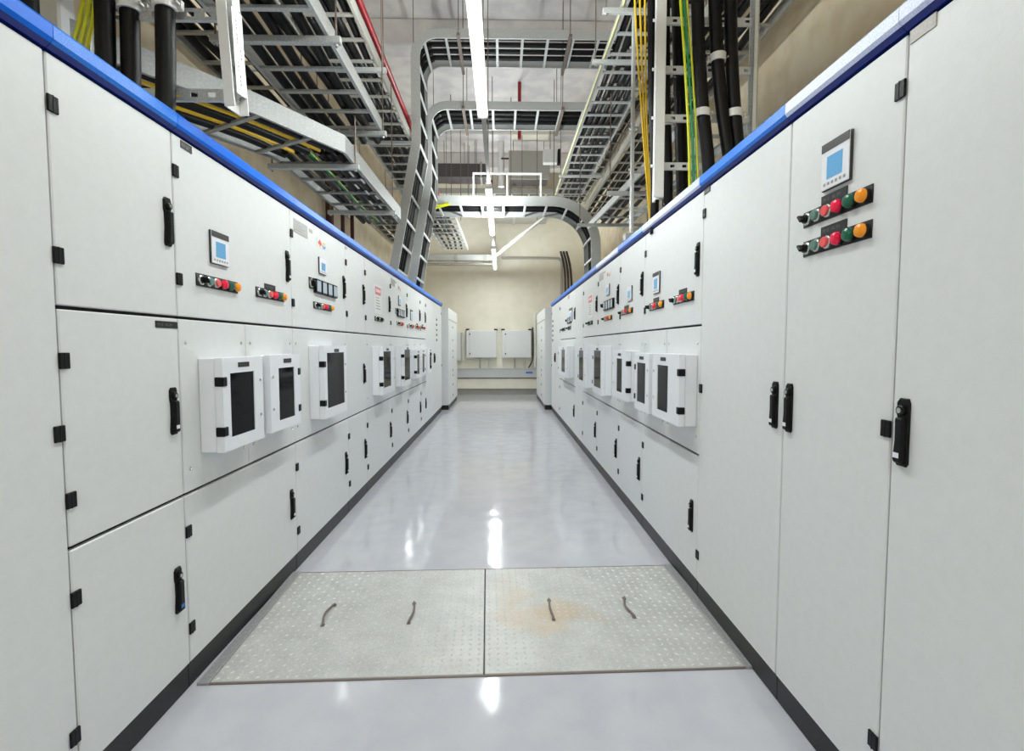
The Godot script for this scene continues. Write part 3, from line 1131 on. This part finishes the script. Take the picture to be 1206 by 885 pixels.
func clamp_on(at: Vector3, r: float, label: String, group: String):
	var o := thing("cable_clamp", label, "cable clamp", group, at)
	var s := begin()
	var p := []
	for k in 15:
		var a := -0.35 + (PI + 0.7) * k / 14
		p.append(Vector3(cos(a) * (r + 0.004), 0, sin(a) * (r + 0.004)))
	for i in 14:
		var n0: Vector3 = (p[i] as Vector3).normalized() * 0.005
		var n1: Vector3 = (p[i + 1] as Vector3).normalized() * 0.005
		var u := Vector3(0, 0.024, 0)
		face(s, [p[i] + n0 - u, p[i + 1] + n1 - u, p[i + 1] + n1 + u, p[i] + n0 + u], Vector3.ZERO)
		face(s, [p[i] + n0 + u, p[i + 1] + n1 + u, p[i + 1] - n1 + u, p[i] - n0 + u], Vector3(0, -1, 0))
		face(s, [p[i] + n0 - u, p[i + 1] + n1 - u, p[i + 1] - n1 - u, p[i] - n0 - u], Vector3(0, 1, 0))
	part("saddle", s.commit(), M.white_rail, o)
	for e in [-1, 1]:
		part("lug", box_mesh(Vector3(e * (r + 0.016), 0, -0.012), Vector3(0.03, 0.04, 0.02), 0.004), M.zinc, o)
		s = begin()
		lathe(s, [Vector2(0.0, 0.0), Vector2(0.007, 0.0), Vector2(0.007, 0.03), Vector2(0.0, 0.03)], 6, Transform3D(Basis.IDENTITY, Vector3(e * (r + 0.018), 0, -0.005)))
		part("bolt", s.commit(), M.zinc, o)


# trapeze: slotted strut on two threaded rods from the ceiling
func hanger(x0: float, x1: float, y: float, d: float, label: String, group := "trapeze hangers under the trays", top := CEIL):
	var o := thing("trapeze_hanger", label, "hanger", group, W((x0 + x1) / 2, y, d))
	var w := x1 - x0
	part("strut", box_mesh(Vector3(0, -0.021, 0), Vector3(w, 0.041, 0.041), 0.004), M.galv, o)
	for e in [-1, 1]:
		var s := begin()
		tube(s, [Vector3(e * (w / 2 - 0.03), -0.06, 0), Vector3(e * (w / 2 - 0.03), top - y, 0)], 0.006, 6)
		part("threaded_rod", s.commit(), M.rod, o)
		s = begin()
		lathe(s, [Vector2(0.0, 0.0), Vector2(0.013, 0.0), Vector2(0.013, 0.012), Vector2(0.0, 0.012)], 6, Transform3D(Basis(Vector3.RIGHT, PI / 2), Vector3(e * (w / 2 - 0.03), -0.042, 0)))
		part("nut", s.commit(), M.zinc, o)


func tray(label: String, p: Array, lat0: Vector3, w: float, h: float, gap: float, m: Material, slotted := false, group := "") -> Node3D:
	var o := thing("ladder_tray", label, "cable tray", group)
	ladder(o, p, lat0, w, h, gap, m, slotted)
	return o


func overhead_left():
	# riser with thick black cables at the near end
	var o := thing("ladder_riser", "upright cable ladder over the nearest left cabinets, one rail white with pen marks", "cable ladder")
	ladder(o, [W(-1.44, 2.6, 2.3), W(-1.475, 5.6, 2.3)], Vector3(1, 0, 0), 0.62, 0.06, 0.335, M.galv, true, -0.1)
	var pts := [W(-1.13, 2.42, 2.28), W(-1.19, 3.3, 2.3), W(-1.2, 4.2, 2.32)]
	var s := begin()
	var rl := []
	var ru := []
	for q in pts:
		rl.append(Vector3(1, 0, 0.12))
		ru.append(Vector3(-0.12, 0, 1))
	sweep(s, pts, rl, ru, [Vector2(-0.022, -0.05), Vector2(0.022, -0.05), Vector2(0.022, -0.045), Vector2(-0.016, -0.045), Vector2(-0.016, 0.045), Vector2(0.022, 0.045), Vector2(0.022, 0.05), Vector2(-0.022, 0.05)])
	var wr := part("white_rail", s.commit(), M.white_rail, o)
	var mk := part("pen_marks", box_mesh(Vector3.ZERO, Vector3(0.07, 0.34, 0.001)), pen_marks(), wr)
	mk.transform = Transform3D(Basis(Vector3.UP, PI / 2 - 0.12), W(-1.1155, 2.66, 2.283)) * Transform3D(Basis(Vector3(0, 0, 1), 0.065), Vector3.ZERO)
	var gl := "thick black cables rising from the left cabinets"
	for x in [[-1.66, 2.26, "leftmost of three"], [-1.585, 2.3, "middle of three"], [-1.405, 2.25, "rightmost of three"]]:
		cable("power_cable", "thick black cable rising out of the nearest left cabinets, " + x[2], [W(x[0] - 0.01, 2.25, x[1] - 0.02), W(x[0], 2.6, x[1]), W(x[0] + 0.01, 3.4, x[1]), W(x[0] + 0.02, 4.6, x[1])], 0.037, M.cable, gl, 4, 12)
	cable("power_cable", "thick black cable at the top left corner of the picture", [W(-1.98, 2.25, 2.25), W(-1.99, 2.8, 2.28), W(-2.0, 3.6, 2.3)], 0.04, M.cable, "", 4, 12)
	for q in [[-1.58, 2.86, 2.3, "middle"], [-1.4, 2.84, 2.25, "rightmost"]]:
		clamp_on(W(q[0], q[1], q[2]), 0.038, "white saddle clamp on the %s thick black cable at top left" % q[3], "saddle clamps at top left")
	for k in 3:
		cable("earth_cable", "green and yellow earth wire at top left, " + nth(k, 3), [W(-1.83 + 0.03 * k, 2.3, 2.3), W(-1.81 + 0.03 * k, 2.62, 2.27), W(-1.75 + 0.025 * k, 2.85, 2.27), W(-1.69 + 0.02 * k, 3.4, 2.3)], 0.009, M.earth, "earth wires at top left", 4, 8)
	var pil := part("support_post", box_mesh(W(-2.16, 4.2, 2.6), Vector3(0.16, 3.9, 0.1), 0.01), M.white_rail)
	tag(pil, "cream square post behind the blue edge at top left", "post")

	# low tray that swings out of the wall and turns down the aisle
	o = tray("solid-sided low ladder tray that bends from the left wall to run down the aisle", [W(-2.35, 2.93, 2.75), W(-1.78, 2.93, 3.5), W(-1.47, 2.93, 4.05), W(-1.45, 2.93, 6.0)], Vector3.ZERO, 0.6, 0.13, 0.4, M.galv_dark)
	cable_run(6, -1.7, -1.2, 2.875, 4.05, 6.3, 0.026, "black cable on the low bent tray", "cables on the low left tray", ["cable", "cable", "earth", "cable", "cable", "cable"])
	for k in 5:
		var dx := -0.2 + 0.1 * k
		cable("tray_cable" if k != 1 and k != 3 else "earth_cable", ("black cable on the near bend of the low left tray, " if k != 1 and k != 3 else "yellow earth cable on the near bend of the low left tray, ") + nth(k, 5),
			[W(-2.4 + dx * 0.6, 2.9, 2.7 - dx), W(-1.78 + dx * 0.7, 2.9, 3.5 - dx * 0.6), W(-1.48 + dx, 2.9, 4.05 - dx * 0.3)], 0.027 if k != 1 and k != 3 else 0.012, M.cable if k != 1 and k != 3 else M.yellow, "cables on the near bend of the low left tray" if k != 1 and k != 3 else "yellow cables on the near bend", 4, 8)
	hanger(-1.85, -1.13, 2.86, 4.2, "trapeze hanger under the low bent tray", "", 3.24)
	hanger(-1.85, -1.13, 2.86, 5.6, "far trapeze hanger under the low bent tray", "", 4.2)

	# wide tray above it, ends at mid distance
	tray("near ladder tray high on the left that stops short with an open end", [W(-1.325, 3.31, -0.6), W(-1.325, 3.31, 4.55)], Vector3.ZERO, 0.6, 0.1, 0.31, M.galv)
	cable_run(5, -1.6, -1.12, 3.28, -0.6, 4.9, 0.032, "black cable on the near high left tray", "cables on the near high left tray")
	hanger(-1.72, -0.95, 3.25, 3.18, "trapeze hanger across the middle of the near high left tray")
	hanger(-1.72, -0.98, 3.25, 4.52, "trapeze hanger at the open end of the near high left tray")
	hanger(-1.9, -0.95, 3.6, 2.5, "trapeze strut over the near high left tray")

	# upper trays
	tray("long upper ladder tray on the left running the length of the room", [W(-1.5, 4.2, -0.6), W(-1.5, 4.2, 13.0)], Vector3.ZERO, 0.6, 0.1, 0.35, M.galv_dull)
	cable_run(6, -1.78, -1.24, 4.17, -0.6, 13.0, 0.033, "black cable on the long upper left tray", "cables on the long upper left tray")
	tray("upper ladder tray against the left wall", [W(-2.15, 3.75, -0.6), W(-2.15, 3.75, 12.0)], Vector3.ZERO, 0.55, 0.1, 0.4, M.galv_dull)
	cable_run(5, -2.4, -1.9, 3.72, -0.6, 12.0, 0.035, "black cable on the tray against the left wall", "cables on the tray by the left wall")
	tray("topmost ladder tray on the left near the ceiling", [W(-1.85, 5.0, 0.5), W(-1.85, 5.0, 13.0)], Vector3.ZERO, 0.6, 0.1, 0.4, M.galv_dull)
	cable_run(5, -2.1, -1.6, 4.97, 0.5, 13.0, 0.035, "black cable on the topmost left tray", "cables on the topmost left tray")
	for k in 5:
		hanger(-2.45, -1.12, 4.13, [3.4, 5.2, 7.0, 9.0, 11.0][k], "trapeze hanger carrying the long upper left tray, " + nth(k, 5, "nearest of five", "farthest of five", "from the camera"), "trapeze hangers of the upper left trays")
	for k in 9:  # small white strips laid along the tray
		var zt := part("white_strip", box_mesh(W(-1.32 + 0.05 * (k % 3), 2.868 + 0.005 * (k % 2), 4.3 + k * 0.17), Vector3(0.02, 0.008, 0.12), 0.002), M.white_rail)
		tag(zt, "white strip on the low tray over the left row, " + nth(k, 9, "nearest", "farthest", "from the camera"), "cable tag", "white strips on the low left tray")

	# level ladder near the end wall
	tray("ladder tray beyond the crossing trays on the left, seen rung by rung from below", [W(-1.27, 4.02, 9.6), W(-1.22, 4.02, 13.9)], Vector3.ZERO, 0.68, 0.1, 0.42, M.galv)
	cable_run(4, -1.5, -1.0, 3.99, 9.6, 13.9, 0.03, "black cable on the short far left tray", "cables on the short far left tray")
	cable("earth_cable", "bright yellow-green cable bridging to the far left tray", [W(-1.6, 3.3, 8.55), W(-1.25, 3.61, 8.55), W(-0.85, 3.74, 8.55)], 0.03, M.yellow_green, "", 4, 8)


func overhead_right():
	# two upright ladders with black cables
	var o := thing("ladder_riser", "near upright cable ladder with slotted rungs over the right cabinets", "cable ladder")
	ladder(o, [W(1.4, 2.42, 3.6), W(1.4, 5.2, 3.6)], Vector3(1, 0, 0), 0.68, 0.08, 0.325, M.white_rail, true, 0.245)
	part("white_rail", box_mesh(W(1.075, 3.7, 3.545), Vector3(0.07, 2.54, 0.012), 0.003), M.white_rail, o)
	o = thing("ladder_riser", "second upright cable ladder with a thin rail behind the near one on the right", "cable ladder")
	ladder(o, [W(1.42, 2.4, 4.5), W(1.42, 5.6, 4.5)], Vector3(1, 0, 0), 0.6, 0.06, 0.34, M.galv, true, 0.2)
	part("foot_plate", box_mesh(W(1.42, 2.36, 4.5), Vector3(0.7, 0.06, 0.1), 0.004), M.galv_dull, o)
	var gl := "thick black cables rising from the right cabinets"
	var lab := "thick black cable rising through the upright ladder on the right"
	var qi := 0
	for q in [[1.1, 1.06, 0.03, 3.72], [1.19, 1.15, 0.033, 3.7], [1.40, 1.30, 0.041, 3.5], [1.545, 1.415, 0.041, 3.5], [1.61, 1.52, 0.041, 3.5]]:
		qi += 1
		cable("power_cable", lab + ", " + nth(qi - 1, 5), [W(q[0], 2.22, q[3]), W(q[0], 2.6, q[3]), W(lerpf(q[0], q[1], 0.6), 3.1, q[3]), W(q[1], 3.7, q[3]), W(q[1] - 0.02, 4.8, q[3])], q[2], M.cable, gl, 4, 12)
	cable("power_cable", lab + ", behind the third", [W(1.34, 2.22, 3.78), W(1.3, 3.0, 3.78), W(1.23, 4.6, 3.78)], 0.045, M.cable, gl, 4, 12)
	for q in [[1.345, 2.97, "left"], [1.445, 3.33, "highest"], [1.565, 2.97, "right"]]:
		clamp_on(W(q[0], q[1], 3.5), 0.042, "white saddle clamp on a thick black cable at the right ladder, the %s one" % q[2], "saddle clamps at the right ladder")
	clamp_on(W(1.175, 2.99, 3.7), 0.034, "white saddle clamp behind the earth wires at the right ladder", "")
	for k in 3:
		cable("earth_cable", ["bright yellow earth wire hanging in front of the right ladder", "green earth wire hanging in front of the right ladder", "yellow and green striped earth wire hanging in front of the right ladder"][k], [W(1.255 + 0.03 * k, 2.24, 3.44), W(1.24 + 0.025 * k, 2.75, 3.44), W(1.2 + 0.022 * k, 3.3, 3.44), W(1.165 + 0.02 * k, 3.75, 3.45), W(1.15 + 0.02 * k, 4.6, 3.5)], 0.009, [M.yellow_green, M.green, M.earth][k], "earth wires at the right ladder", 4, 8)
	for k in 3:
		cable("yellow_cable", "thin yellow cable hanging beside the white rail on the right, " + nth(k, 3), [W(1.2 + 0.014 * k, 2.2, 4.1), W(1.15 + 0.012 * k, 2.7, 4.1), W(1.095 + 0.02 * k, 3.3, 4.1), W(1.04 + 0.038 * k, 4.0, 4.1), W(1.0 + 0.045 * k, 5.0, 4.1)], 0.008, M.yellow, "yellow cables beside the white rail", 4, 8)
	var post := part("support_post", box_mesh(W(1.745, 3.7, 3.62), Vector3(0.045, 2.9, 0.05), 0.004), M.galv)
	tag(post, "thin steel upright at the right side of the near ladder", "post")

	# long ladder overhead
	tray("long upper ladder tray on the right with an open row of rungs", [W(1.28, 4.3, -0.6), W(1.28, 4.3, 9.8)], Vector3.ZERO, 0.5, 0.1, 0.33, M.galv)
	cable_run(5, 1.08, 1.5, 4.27, -0.6, 9.8, 0.03, "black cable on the long upper right tray", "cables on the long upper right tray")
	cable("earth_cable", "pale yellow earth wire tied along the inner rail of the long upper right tray", [W(1.018, 4.25, -0.6), W(1.018, 4.25, 3.0), W(1.018, 4.255, 6.0), W(1.018, 4.25, 9.8)], 0.012, M.pale_yellow, "", 4, 6)
	tray("ladder tray against the right wall above the cabinets", [W(1.95, 4.1, -0.6), W(1.95, 4.1, 11.0)], Vector3.ZERO, 0.6, 0.1, 0.4, M.galv_dull)
	cable_run(5, 1.7, 2.2, 4.07, 2.0, 11.0, 0.035, "black cable on the tray against the right wall", "cables on the tray by the right wall")
	tray("topmost ladder tray on the right near the ceiling", [W(1.75, 5.0, 3.0), W(1.75, 5.0, 13.0)], Vector3.ZERO, 0.7, 0.1, 0.4, M.galv_dull)
	cable_run(6, 1.45, 2.05, 4.97, 3.0, 13.0, 0.038, "black cable on the topmost right tray", "cables on the topmost right tray")
	tray("low ladder tray over the right row, sloping in beside the wall", [W(1.62, 3.07, 3.9), W(1.45, 3.07, 7.2)], Vector3.ZERO, 0.5, 0.08, 0.42, M.galv)
	cable_run(3, 1.3, 1.6, 3.04, 4.6, 7.0, 0.024, "black cable on the low right tray", "cables on the low right tray")
	for q in [[4.43, 0.85, "nearest"], [5.2, 0.9, "middle"], [8.6, 0.95, "farthest"]]:
		hanger(q[1], 1.75, 4.23, q[0], "trapeze hanger carrying the long upper right tray, the %s one" % q[2], "trapeze hangers of the upper right tray")
	hanger(1.1, 1.95, 3.02, 5.4, "nearer trapeze hanger under the low right tray", "", 4.0)
	hanger(1.0, 1.95, 3.02, 6.8, "farther trapeze hanger under the low right tray", "", 4.0)


func arc(c: Vector3, r: float, a0: float, a1: float, n: int) -> Array:
	var out := []
	for i in n + 1:
		var a := lerpf(a0, a1, float(i) / n)
		out.append(c + Vector3(cos(a), sin(a), 0) * r)
	return out


func overhead_cross():
	# the two ladders that climb from the left row, bend over and cross the aisle
	var z := Vector3(0, 0, 1)
	var spec := [
		[7.3, 0.72, -1.46, 4.1, -1.12, 5.49, "nearest crossing tray that climbs from the left row and bends over the aisle", "cables in the nearest crossing tray"],
		[8.1, 0.72, -1.34, 3.85, -1.08, 4.94, "second crossing tray, behind and below the first", "cables in the second crossing tray"]]
	for q in spec:
		var d: float = q[0]
		var r := 0.28
		var p := [W(q[2], 2.33, d), W(q[4], q[3], d), W(q[4], q[5] - r, d)]
		p += arc(W(q[4] + r, q[5] - r, d), r, PI, PI / 2, 5).slice(1)
		p.append(W(1.9, q[5], d))
		var o := thing("ladder_tray", q[6], "cable tray")
		ladder(o, p, z, q[1], 0.12, 0.335, M.galv, false, 0.12)
		for k in 4:
			var off := -0.24 + 0.16 * k
			var cp := []
			for i in p.size():
				var f := clampf(float(i - 2) / 5, 0, 1) * PI / 2
				cp.append(p[i] + Vector3(-0.014 * cos(f), 0.014 * sin(f), -off))
			cable("tray_cable", "black cable lying in the " + String(q[7]).trim_prefix("cables in the ") + ", " + nth(3 - k, 4, "nearest the camera", "farthest back", "from the front"), cp, 0.034, M.cable, q[7], 3, 8)
	for q in [[7.3, 5.42], [8.1, 4.87]]:
		for x in [-0.55, 0.9]:
			var s := begin()
			for e in [-0.42, 0.42]:
				tube(s, [W(x, q[1], q[0] + e), W(x, CEIL, q[0] + e)], 0.006, 6)
			box(s, W(x, q[1] - 0.01, q[0]), Vector3(0.041, 0.041, 0.95))
			tag(part("trapeze_hanger", s.commit(), M.rod), "trapeze hanger holding the %s crossing tray from the ceiling, %s of the lights" % ["nearest" if q[0] < 8.0 else "second", "left" if x < 0.0 else "right"], "hanger", "trapeze hangers of the crossing trays")

	# third tray: crosses low and bends down into the right row
	var d3 := 9.0
	var p3 := [W(-1.6, 3.81, d3), W(0.86, 3.81, d3)]
	p3 += arc(W(0.86, 3.81 - 0.72, d3), 0.72, PI / 2, 0.12, 8).slice(1)
	p3.append(W(1.6, 2.34, d3))
	var o3 := thing("ladder_tray", "third crossing tray that curves down into the right row with a wide bend", "cable tray")
	ladder(o3, p3, z, 0.78, 0.16, 0.36, M.galv, false, 0.2)
	for k in 4:
		var cp := []
		for i in p3.size():
			cp.append(p3[i] + Vector3(0.0, 0.0, 0.27 - 0.18 * k) + (Vector3(0, 0.02, 0) if i < 2 else Vector3(0.015, 0.01, 0)))
		cable("tray_cable", "black cable lying in the third crossing tray, " + nth(k, 4, "nearest the camera", "farthest back", "from the front"), cp, 0.034, M.cable, "cables in the third crossing tray", 3, 8)
	var fr := thing("light_gantry", "pale square-section gantry standing on the third crossing tray under the middle light", "gantry", "", W(0.1, 3.88, 8.62))
	part("top_bar", box_mesh(Vector3(0, 0.37, 0), Vector3(1.14, 0.03, 0.03), 0.003), M.white_rail, fr)
	for x in [-0.555, 0.0, 0.555]:
		part("leg", box_mesh(Vector3(x, 0.18, 0), Vector3(0.03, 0.37, 0.03), 0.003), M.white_rail, fr)
	# a further ladder crossing behind
	tray("crossing ladder tray before the end wall, high under the ceiling", [W(-1.9, 5.0, 12.4), W(2.0, 5.0, 12.4)], Vector3.ZERO, 0.6, 0.12, 0.4, M.galv_dull)


func services():
	# strut that carries the lights
	var st := thing("lighting_strut", "long steel channel carrying the row of lights over the aisle", "channel", "", W(-0.165, 3.595, 5.0))
	part("channel", box_mesh(Vector3.ZERO, Vector3(0.045, 0.045, 19.0), 0.004), M.galv_dull, st)
	for d in [-3.0, 0.5, 4.9, 6.7, 9.8, 10.8, 14.0]:
		var s := begin()
		tube(s, [Vector3(0, 0, 5.0 - d), Vector3(0, CEIL - 3.6, 5.0 - d)], 0.007, 6)
		part("drop_rod", s.commit(), M.rod, st)
	# red sprinkler pipe along the left and its branches
	cable("sprinkler_pipe", "dark red sprinkler pipe running along the left beside the upper tray", [W(-1.235, 4.42, -1.0), W(-1.235, 4.42, 12.5)], 0.03, M.red_pipe, "", 1, 10)
	cable("sprinkler_pipe", "dark red sprinkler pipe crossing under the ceiling behind the crossing trays", [W(-1.3, 5.45, 12.9), W(-0.2, 5.45, 12.9)], 0.05, M.red_pipe, "", 1, 10)
	cable("sprinkler_pipe", "rusty pipe crossing below the red sprinkler pipe", [W(-1.3, 5.1, 13.1), W(1.6, 5.1, 13.1)], 0.035, M.rust_pipe, "", 1, 10)
	for q in [[-1.235, 4.45, 3.6, "long red pipe, near end"], [-1.235, 4.45, 8.8, "long red pipe, far end"], [-0.9, 5.49, 12.9, "crossing red pipe, at left"], [-0.35, 5.49, 12.9, "crossing red pipe, at right"], [-0.8, 5.13, 13.1, "rusty crossing pipe, at left"], [0.9, 5.13, 13.1, "rusty crossing pipe, at right"]]:
		var ph := thing("pipe_hanger", "thin rod with a ring holding the %s" % q[3], "hanger", "pipe hangers", W(q[0], q[1], q[2]))
		var sh := begin()
		tube(sh, [Vector3(0, 0, 0), Vector3(0, CEIL - q[1], 0)], 0.006, 6)
		part("rod", sh.commit(), M.rod, ph)
		part("ring", box_mesh(Vector3(0, 0.0, 0), Vector3(0.05, 0.02, 0.04), 0.004), M.zinc, ph)
	cable("sprinkler_pipe", "red drop pipe hanging from the ceiling behind the crossing trays", [W(0.35, CEIL, 10.0), W(0.35, 5.35, 10.0)], 0.035, M.red_pipe, "", 1, 10)
	# ducts in front of the end wall
	var du := thing("air_duct", "galvanised rectangular air duct below the ceiling at the far end", "duct", "", W(0.55, 5.1, 14.2))
	part("duct_body", box_mesh(Vector3.ZERO, Vector3(1.4, 0.5, 0.9), 0.01), M.galv_dull, du)
	part("flange", box_mesh(Vector3(-0.2, 0, 0), Vector3(0.05, 0.56, 0.96), 0.004), M.galv, du)
	var un := thing("junction_box", "small white box hanging under the ceiling beyond the crossing trays", "box", "", W(1.05, 5.45, 11.2))
	part("box_body", box_mesh(Vector3.ZERO, Vector3(0.3, 0.28, 0.16), 0.01), M.white_rail, un)
	part("dark_side", box_mesh(Vector3(0.19, 0, 0), Vector3(0.06, 0.3, 0.17), 0.01), M.black, un)
	var sr := begin()
	tube(sr, [Vector3(0, 0.13, 0), Vector3(0, CEIL - 5.45, 0)], 0.008, 6)
	part("hanging_rod", sr.commit(), M.rod, un)
	var dk := thing("air_duct", "dark grey air duct crossing left of the light row behind the crossing trays", "duct", "", W(-0.95, 5.35, 12.0))
	part("duct_body", box_mesh(Vector3.ZERO, Vector3(1.3, 0.3, 0.5), 0.01), M.duct_dark, dk)
	part("flange", box_mesh(Vector3(0.5, 0, 0), Vector3(0.04, 0.36, 0.56), 0.004), M.galv_dull, dk)
	var dr := thing("air_duct", "dark grey square duct right of the light row behind the crossing trays", "duct", "", W(0.63, 5.45, 12.0))
	part("duct_body", box_mesh(Vector3.ZERO, Vector3(0.85, 0.56, 0.6), 0.01), M.duct_dark, dr)
	part("flange", box_mesh(Vector3(0, 0, 0.31), Vector3(0.92, 0.62, 0.03), 0.004), M.galv_dull, dr)
	for q in [[dk, 0.15], [dr, 0.28]]:
		for e in [-0.35, 0.35]:
			var sd := begin()
			var top: float = CEIL - (q[0] as Node3D).position.y
			tube(sd, [Vector3(e, q[1], 0), Vector3(e, top, 0)], 0.008, 6)
			part("hanging_rod", sd.commit(), M.rod, q[0])
	var pn := thing("ceiling_panel", "pale cream flat unit fixed under the ceiling beyond the second crossing tray", "air unit", "", W(0.63, CEIL - 0.25, 11.3))
	part("unit_body", box_mesh(Vector3.ZERO, Vector3(0.8, 0.5, 0.3), 0.012), M.wall_end, pn)
	part("grille", box_mesh(Vector3(0, -0.1, 0.152), Vector3(0.66, 0.2, 0.008), 0.002), M.white_rail, pn)
	cable("sprinkler_pipe", "thick pale upright pipe behind the light row under the ceiling", [W(0.0, CEIL, 11.8), W(0.0, 5.0, 11.8)], 0.07, M.white_rail, "", 1, 12)
	cable("sprinkler_pipe", "thin rusty branch pipe right of the light row", [W(0.0, 5.6, 11.72), W(1.3, 5.6, 11.72)], 0.02, M.rust_pipe, "", 1, 8)
	# hanging rods in the middle distance
	var ri := 0
	for q in [[-1.0, 10.5, 4.05], [-0.85, 11.0, 4.05], [-0.72, 11.4, 4.3], [-0.55, 11.7, 4.3], [-0.3, 11.9, 4.3], [0.2, 10.6, 4.1], [0.45, 11.2, 4.2], [0.75, 10.9, 4.0], [1.0, 9.9, 3.85]]:
		var s := begin()
		tube(s, [W(q[0], q[2], q[1]), W(q[0], CEIL, q[1])], 0.008, 6)
		ri += 1
		tag(part("threaded_rod", s.commit(), M.rod), "thin threaded rod hanging from the ceiling in the middle distance, " + nth(ri - 1, 9), "rod", "threaded rods in the middle distance")
	# vertical pipes on the left wall
	cable("wall_pipe", "dark brown upright pipe on the left wall, thickest of three", [W(-2.42, 0.1, 7.4), W(-2.42, 3.9, 7.4)], 0.055, M.rust_pipe, "", 1, 10)
	cable("wall_pipe", "middle dark upright pipe on the left wall", [W(-2.42, 0.1, 8.0), W(-2.42, 3.9, 8.0)], 0.03, M.rust_pipe, "", 1, 10)
	cable("wall_pipe", "farther dark upright pipe on the left wall", [W(-2.42, 0.1, 8.5), W(-2.42, 3.9, 8.5)], 0.03, M.rust_pipe, "", 1, 10)
	var br := part("pipe_bracket", box_mesh(W(-2.42, 3.0, 8.2), Vector3(0.1, 0.06, 0.9), 0.004), M.rust_pipe)
	tag(br, "dark bracket across the upright pipes on the left wall", "bracket")
	cable("wall_pipe", "rusty upright pipe on the right wall beyond the ladders", [W(2.4, 0.1, 7.6), W(2.4, 4.0, 7.6)], 0.04, M.rust_pipe, "", 1, 10)
	cable("wall_conduit", "pale upright conduit at the right of the wall cabinets", [W(0.98, 0.8, 14.84), W(0.98, 2.35, 14.84)], 0.035, M.white_rail, "", 1, 8)
	cable("wall_cable", "dark cable running down beside the right wall cabinet into the trunking", [W(0.9, 1.95, 14.8), W(0.91, 1.4, 14.8), W(0.89, 1.0, 14.78), W(0.78, 0.78, 14.75)], 0.018, M.cable_brown, "", 4, 8)
	# conduit on the end wall: along, round the corner and down
	cable("wall_conduit", "dark conduit bent round the upper right corner of the end wall", [W(0.0, 3.93, 14.86), W(1.5, 3.93, 14.86), W(1.68, 3.88, 14.86), W(1.74, 3.72, 14.86), W(1.74, 2.0, 14.86)], 0.035, M.galv_dull, "", 4, 8)
	var t := thing("wall_trunking", "level grey trunking across the upper end wall, left of the far light", "trunking", "", W(-1.25, 3.85, 14.4))
	part("trunking_body", box_mesh(Vector3.ZERO, Vector3(2.3, 0.16, 0.2), 0.006), M.galv, t)
	part("trunking_foot", box_mesh(Vector3(0.1, -0.18, 0.05), Vector3(2.0, 0.06, 0.12), 0.004), M.galv_dull, t)
	for k in 3:
		part("joint_cover", box_mesh(Vector3(-0.8 + 0.8 * k, 0.0, 0.0), Vector3(0.1, 0.18, 0.22), 0.004), M.galv_dull, t)
	var dg := thing("slanting_trunking", "slanting grey trunking rising to the third crossing tray beside the far light", "trunking")
	var s2 := begin()
	tube(s2, [W(-0.2, 3.78, 13.8), W(0.86, 3.9, 9.9)], 0.05, 4)
	part("trunking_body", s2.commit(), M.galv_dull, dg)
	for k in 3:
		cable("hanging_cable", "dark cable dropping into the far right cabinets, " + nth(k, 3), [W(1.45 + 0.07 * k, 3.7, 12.6), W(1.5 + 0.07 * k, 3.2, 12.2), W(1.5 + 0.08 * k, 2.26, 12.0)], 0.03, M.cable_brown, "dark cables at the far right", 4, 8)
